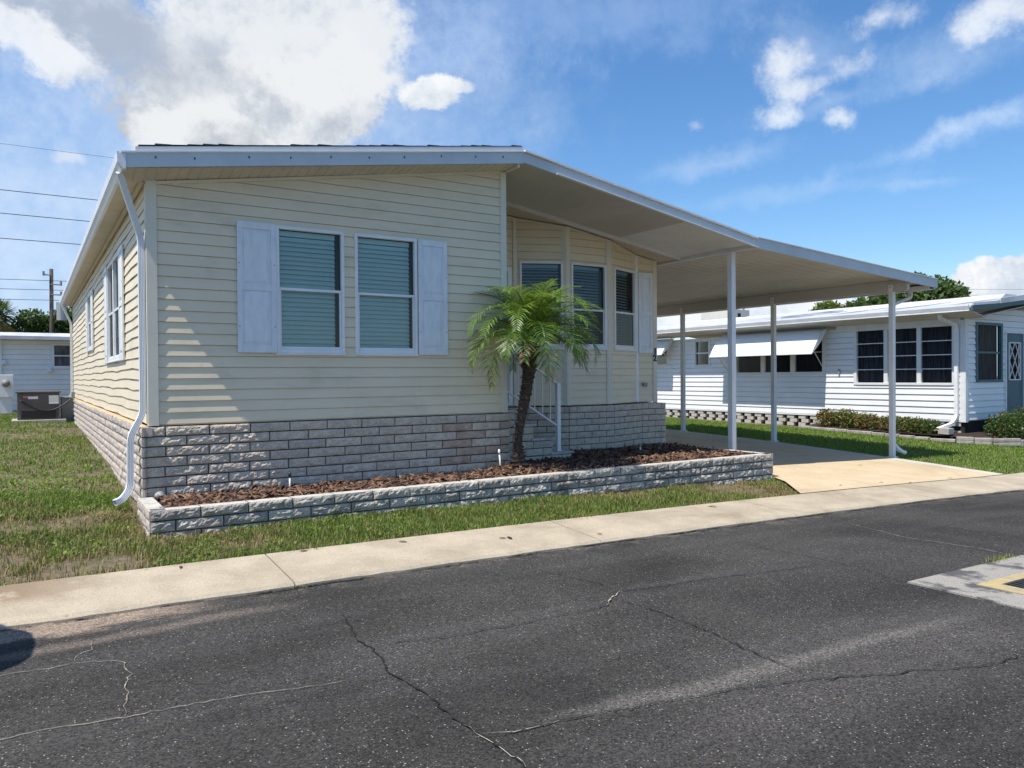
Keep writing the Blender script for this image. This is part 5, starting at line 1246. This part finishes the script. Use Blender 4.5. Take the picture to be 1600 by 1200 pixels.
# clouds live on the sky sphere: each is an ellipse of directions, edges broken by noise
def sdir(px,py):
    v=r2*((px-800)/F_)+d2*((py-600)/F_)+fw; return v.normalized()
wn=k.n('ShaderNodeTexNoise'); k.l(dirv,wn.inputs['Vector']); wn.inputs['Scale'].default_value=7; wn.inputs['Detail'].default_value=8; wn.inputs['Roughness'].default_value=.62
wv=k.vmath('SUBTRACT',wn.outputs['Color'],(.5,.5,.5))
wn2=k.n('ShaderNodeTexNoise'); k.l(dirv,wn2.inputs['Vector']); wn2.inputs['Scale'].default_value=34; wn2.inputs['Detail'].default_value=6; wn2.inputs['Roughness'].default_value=.6
wv2=k.vmath('SUBTRACT',wn2.outputs['Color'],(.5,.5,.5))
n_big=k.noise(dirv,9,9,.6,.3); n_f=k.noise(dirv,24,10,.68); n_x=k.noise(dirv,75,6,.65); n_sh=k.noise(k.vmath('ADD',dirv,(.05,.02,.045)),11,10,.62)
def cloud(col,px,py,rw,rh,warp,alpha,soft,cl,cd_,tilt=0,edge=.5,shadev=0.0):
    c=sdir(px,py); r_=(Vector((c.y,-c.x,0))).normalized(); u_=r_.cross(c).normalized()
    ca,sa=math.cos(R(tilt)),math.sin(R(tilt)); ra=r_*ca+u_*sa; ua=u_*ca-r_*sa
    v=k.vmath('ADD',dirv,k.vmath('SCALE',wv,scale=warp))
    v=k.vmath('ADD',v,k.vmath('SCALE',wv2,scale=warp*.38))
    d=k.vmath('SUBTRACT',v,tuple(c))
    a=k.math('DIVIDE',k.vmath('DOT_PRODUCT',d,tuple(ra)),rw/F_); b=k.math('DIVIDE',k.vmath('DOT_PRODUCT',d,tuple(ua)),rh/F_)
    rr=k.math('SQRT',k.math('ADD',k.math('MULTIPLY',a,a),k.math('MULTIPLY',b,b)))
    f=k.math('ADD',k.math('SUBTRACT',1,rr),k.math('MULTIPLY',k.math('SUBTRACT',n_big,.5),edge*1.6))
    f=k.math('ADD',f,k.math('MULTIPLY',k.math('SUBTRACT',n_f,.5),edge*1.0))
    f=k.math('ADD',f,k.math('MULTIPLY',k.math('SUBTRACT',n_x,.5),edge*.5))
    f=k.math('MULTIPLY',f,k.math('GREATER_THAN',k.vmath('DOT_PRODUCT',dirv,tuple(c)),.2))
    m=k.ramp(f,.0,soft,0,alpha)
    sh=k.math('ADD',k.math('MULTIPLY',b,.35),k.math('ADD',k.math('MULTIPLY',k.math('ADD',k.math('SUBTRACT',n_sh,.5),k.math('MULTIPLY',k.math('SUBTRACT',n_f,.5),.45)),3.6),.5+shadev))
    return k.mix(m,col,k.mix(k.ramp(sh,0,1),K(cd_),K(cl)))
W_=(.67,.69,.71);G_=(.50,.55,.62);HZ=(.60,.70,.82)
# thin veil low and left, cirrus at right
zen=k.ramp(sep.outputs[2],0,.16,.35,0); col=k.mix(zen,col,K((.50,.64,.83)))
col=cloud(col,60,420,520,330,.1,.78,.9,(.52,.62,.78),(.40,.52,.72),edge=.35)
col=cloud(col,420,140,520,260,.1,.65,.9,(.55,.64,.79),(.42,.54,.74),edge=.4)
col=cloud(col,850,40,420,80,.12,.30,.9,(.45,.58,.82),(.36,.50,.78),tilt=8,edge=.7)
for (px,py,rw,rh,al,ti) in ((1480,215,190,22,.42,12),(1330,150,160,26,.3,5),(1120,250,150,26,.28,10),(1250,300,230,20,.2,4),(1430,288,90,12,.22,-2),(1540,185,120,18,.35,18),(1450,90,180,50,.3,0),(1290,70,120,60,.22,-20)):
    col=cloud(col,px,py,rw,rh,.06,al*.75,1.1,(.72,.80,.90),(.55,.68,.86),tilt=ti,edge=.9)
# main heap, left
col=cloud(col,430,60,200,120,.14,.93,.34,W_,(.45,.49,.55),edge=.55,shadev=.15)
col=cloud(col,400,170,185,80,.12,.97,.2,W_,(.40,.44,.50),edge=.5,shadev=.12)
col=cloud(col,530,140,75,60,.1,.95,.22,W_,(.48,.52,.58),edge=.5,shadev=.3)
col=cloud(col,310,215,110,50,.1,.95,.2,W_,(.42,.45,.49),edge=.45,shadev=.1)
col=cloud(col,120,40,240,60,.1,.82,.6,(.50,.54,.60),(.36,.40,.47),tilt=-8,edge=.5,shadev=.05)
col=cloud(col,60,75,95,32,.08,.85,.5,(.72,.74,.77),(.5,.54,.61),tilt=-12,edge=.55,shadev=.3)
col=cloud(col,100,247,26,12,.05,.5,.8,W_,(.7,.76,.84),edge=.4,shadev=.3)
# small heaps
col=cloud(col,672,142,54,30,.06,.97,.3,(.74,.76,.78),(.52,.57,.64),edge=.45,shadev=.3)
col=cloud(col,722,142,26,11,.05,.7,.6,W_,(.66,.71,.78),edge=.5,shadev=.3)
for (px,py,rw,rh,al) in ((1235,92,42,40,.9),(1262,125,50,22,.8),(1225,170,44,24,.95),(1318,182,28,20,.9),(1340,100,34,30,.5),(1375,22,56,32,.92),(1560,22,72,34,.9),(1520,48,30,20,.7),(1090,200,16,12,.3)):
    col=cloud(col,px,py,rw,rh,.08,al*.9,1.05,(.72,.75,.79),(.60,.68,.78),edge=.95,shadev=.25)
# cumulus behind the neighbour roof, bank seen under the carport
col=cloud(col,1580,455,85,48,.05,.98,.14,(.77,.78,.79),(.48,.55,.64),edge=.4,shadev=.15)
col=cloud(col,1530,462,40,36,.04,.98,.14,(.77,.78,.79),(.48,.55,.64),edge=.4,shadev=.2)
col=cloud(col,1230,500,260,34,.06,.95,.3,(.74,.76,.78),(.52,.6,.7),edge=.5,shadev=.2)
bg=k.n('ShaderNodeBackground'); k.l(col,bg.inputs[0]); bg.inputs[1].default_value=STR
wo=k.n('ShaderNodeOutputWorld'); k.l(bg.outputs[0],wo.inputs[0])

sc.view_settings.view_transform='Standard'; sc.view_settings.look='None'; sc.view_settings.exposure=.36; sc.view_settings.gamma=1
sc.cycles.max_bounces=8; sc.cycles.transparent_max_bounces=12
try: sc.cycles.use_denoising=True
except Exception: pass
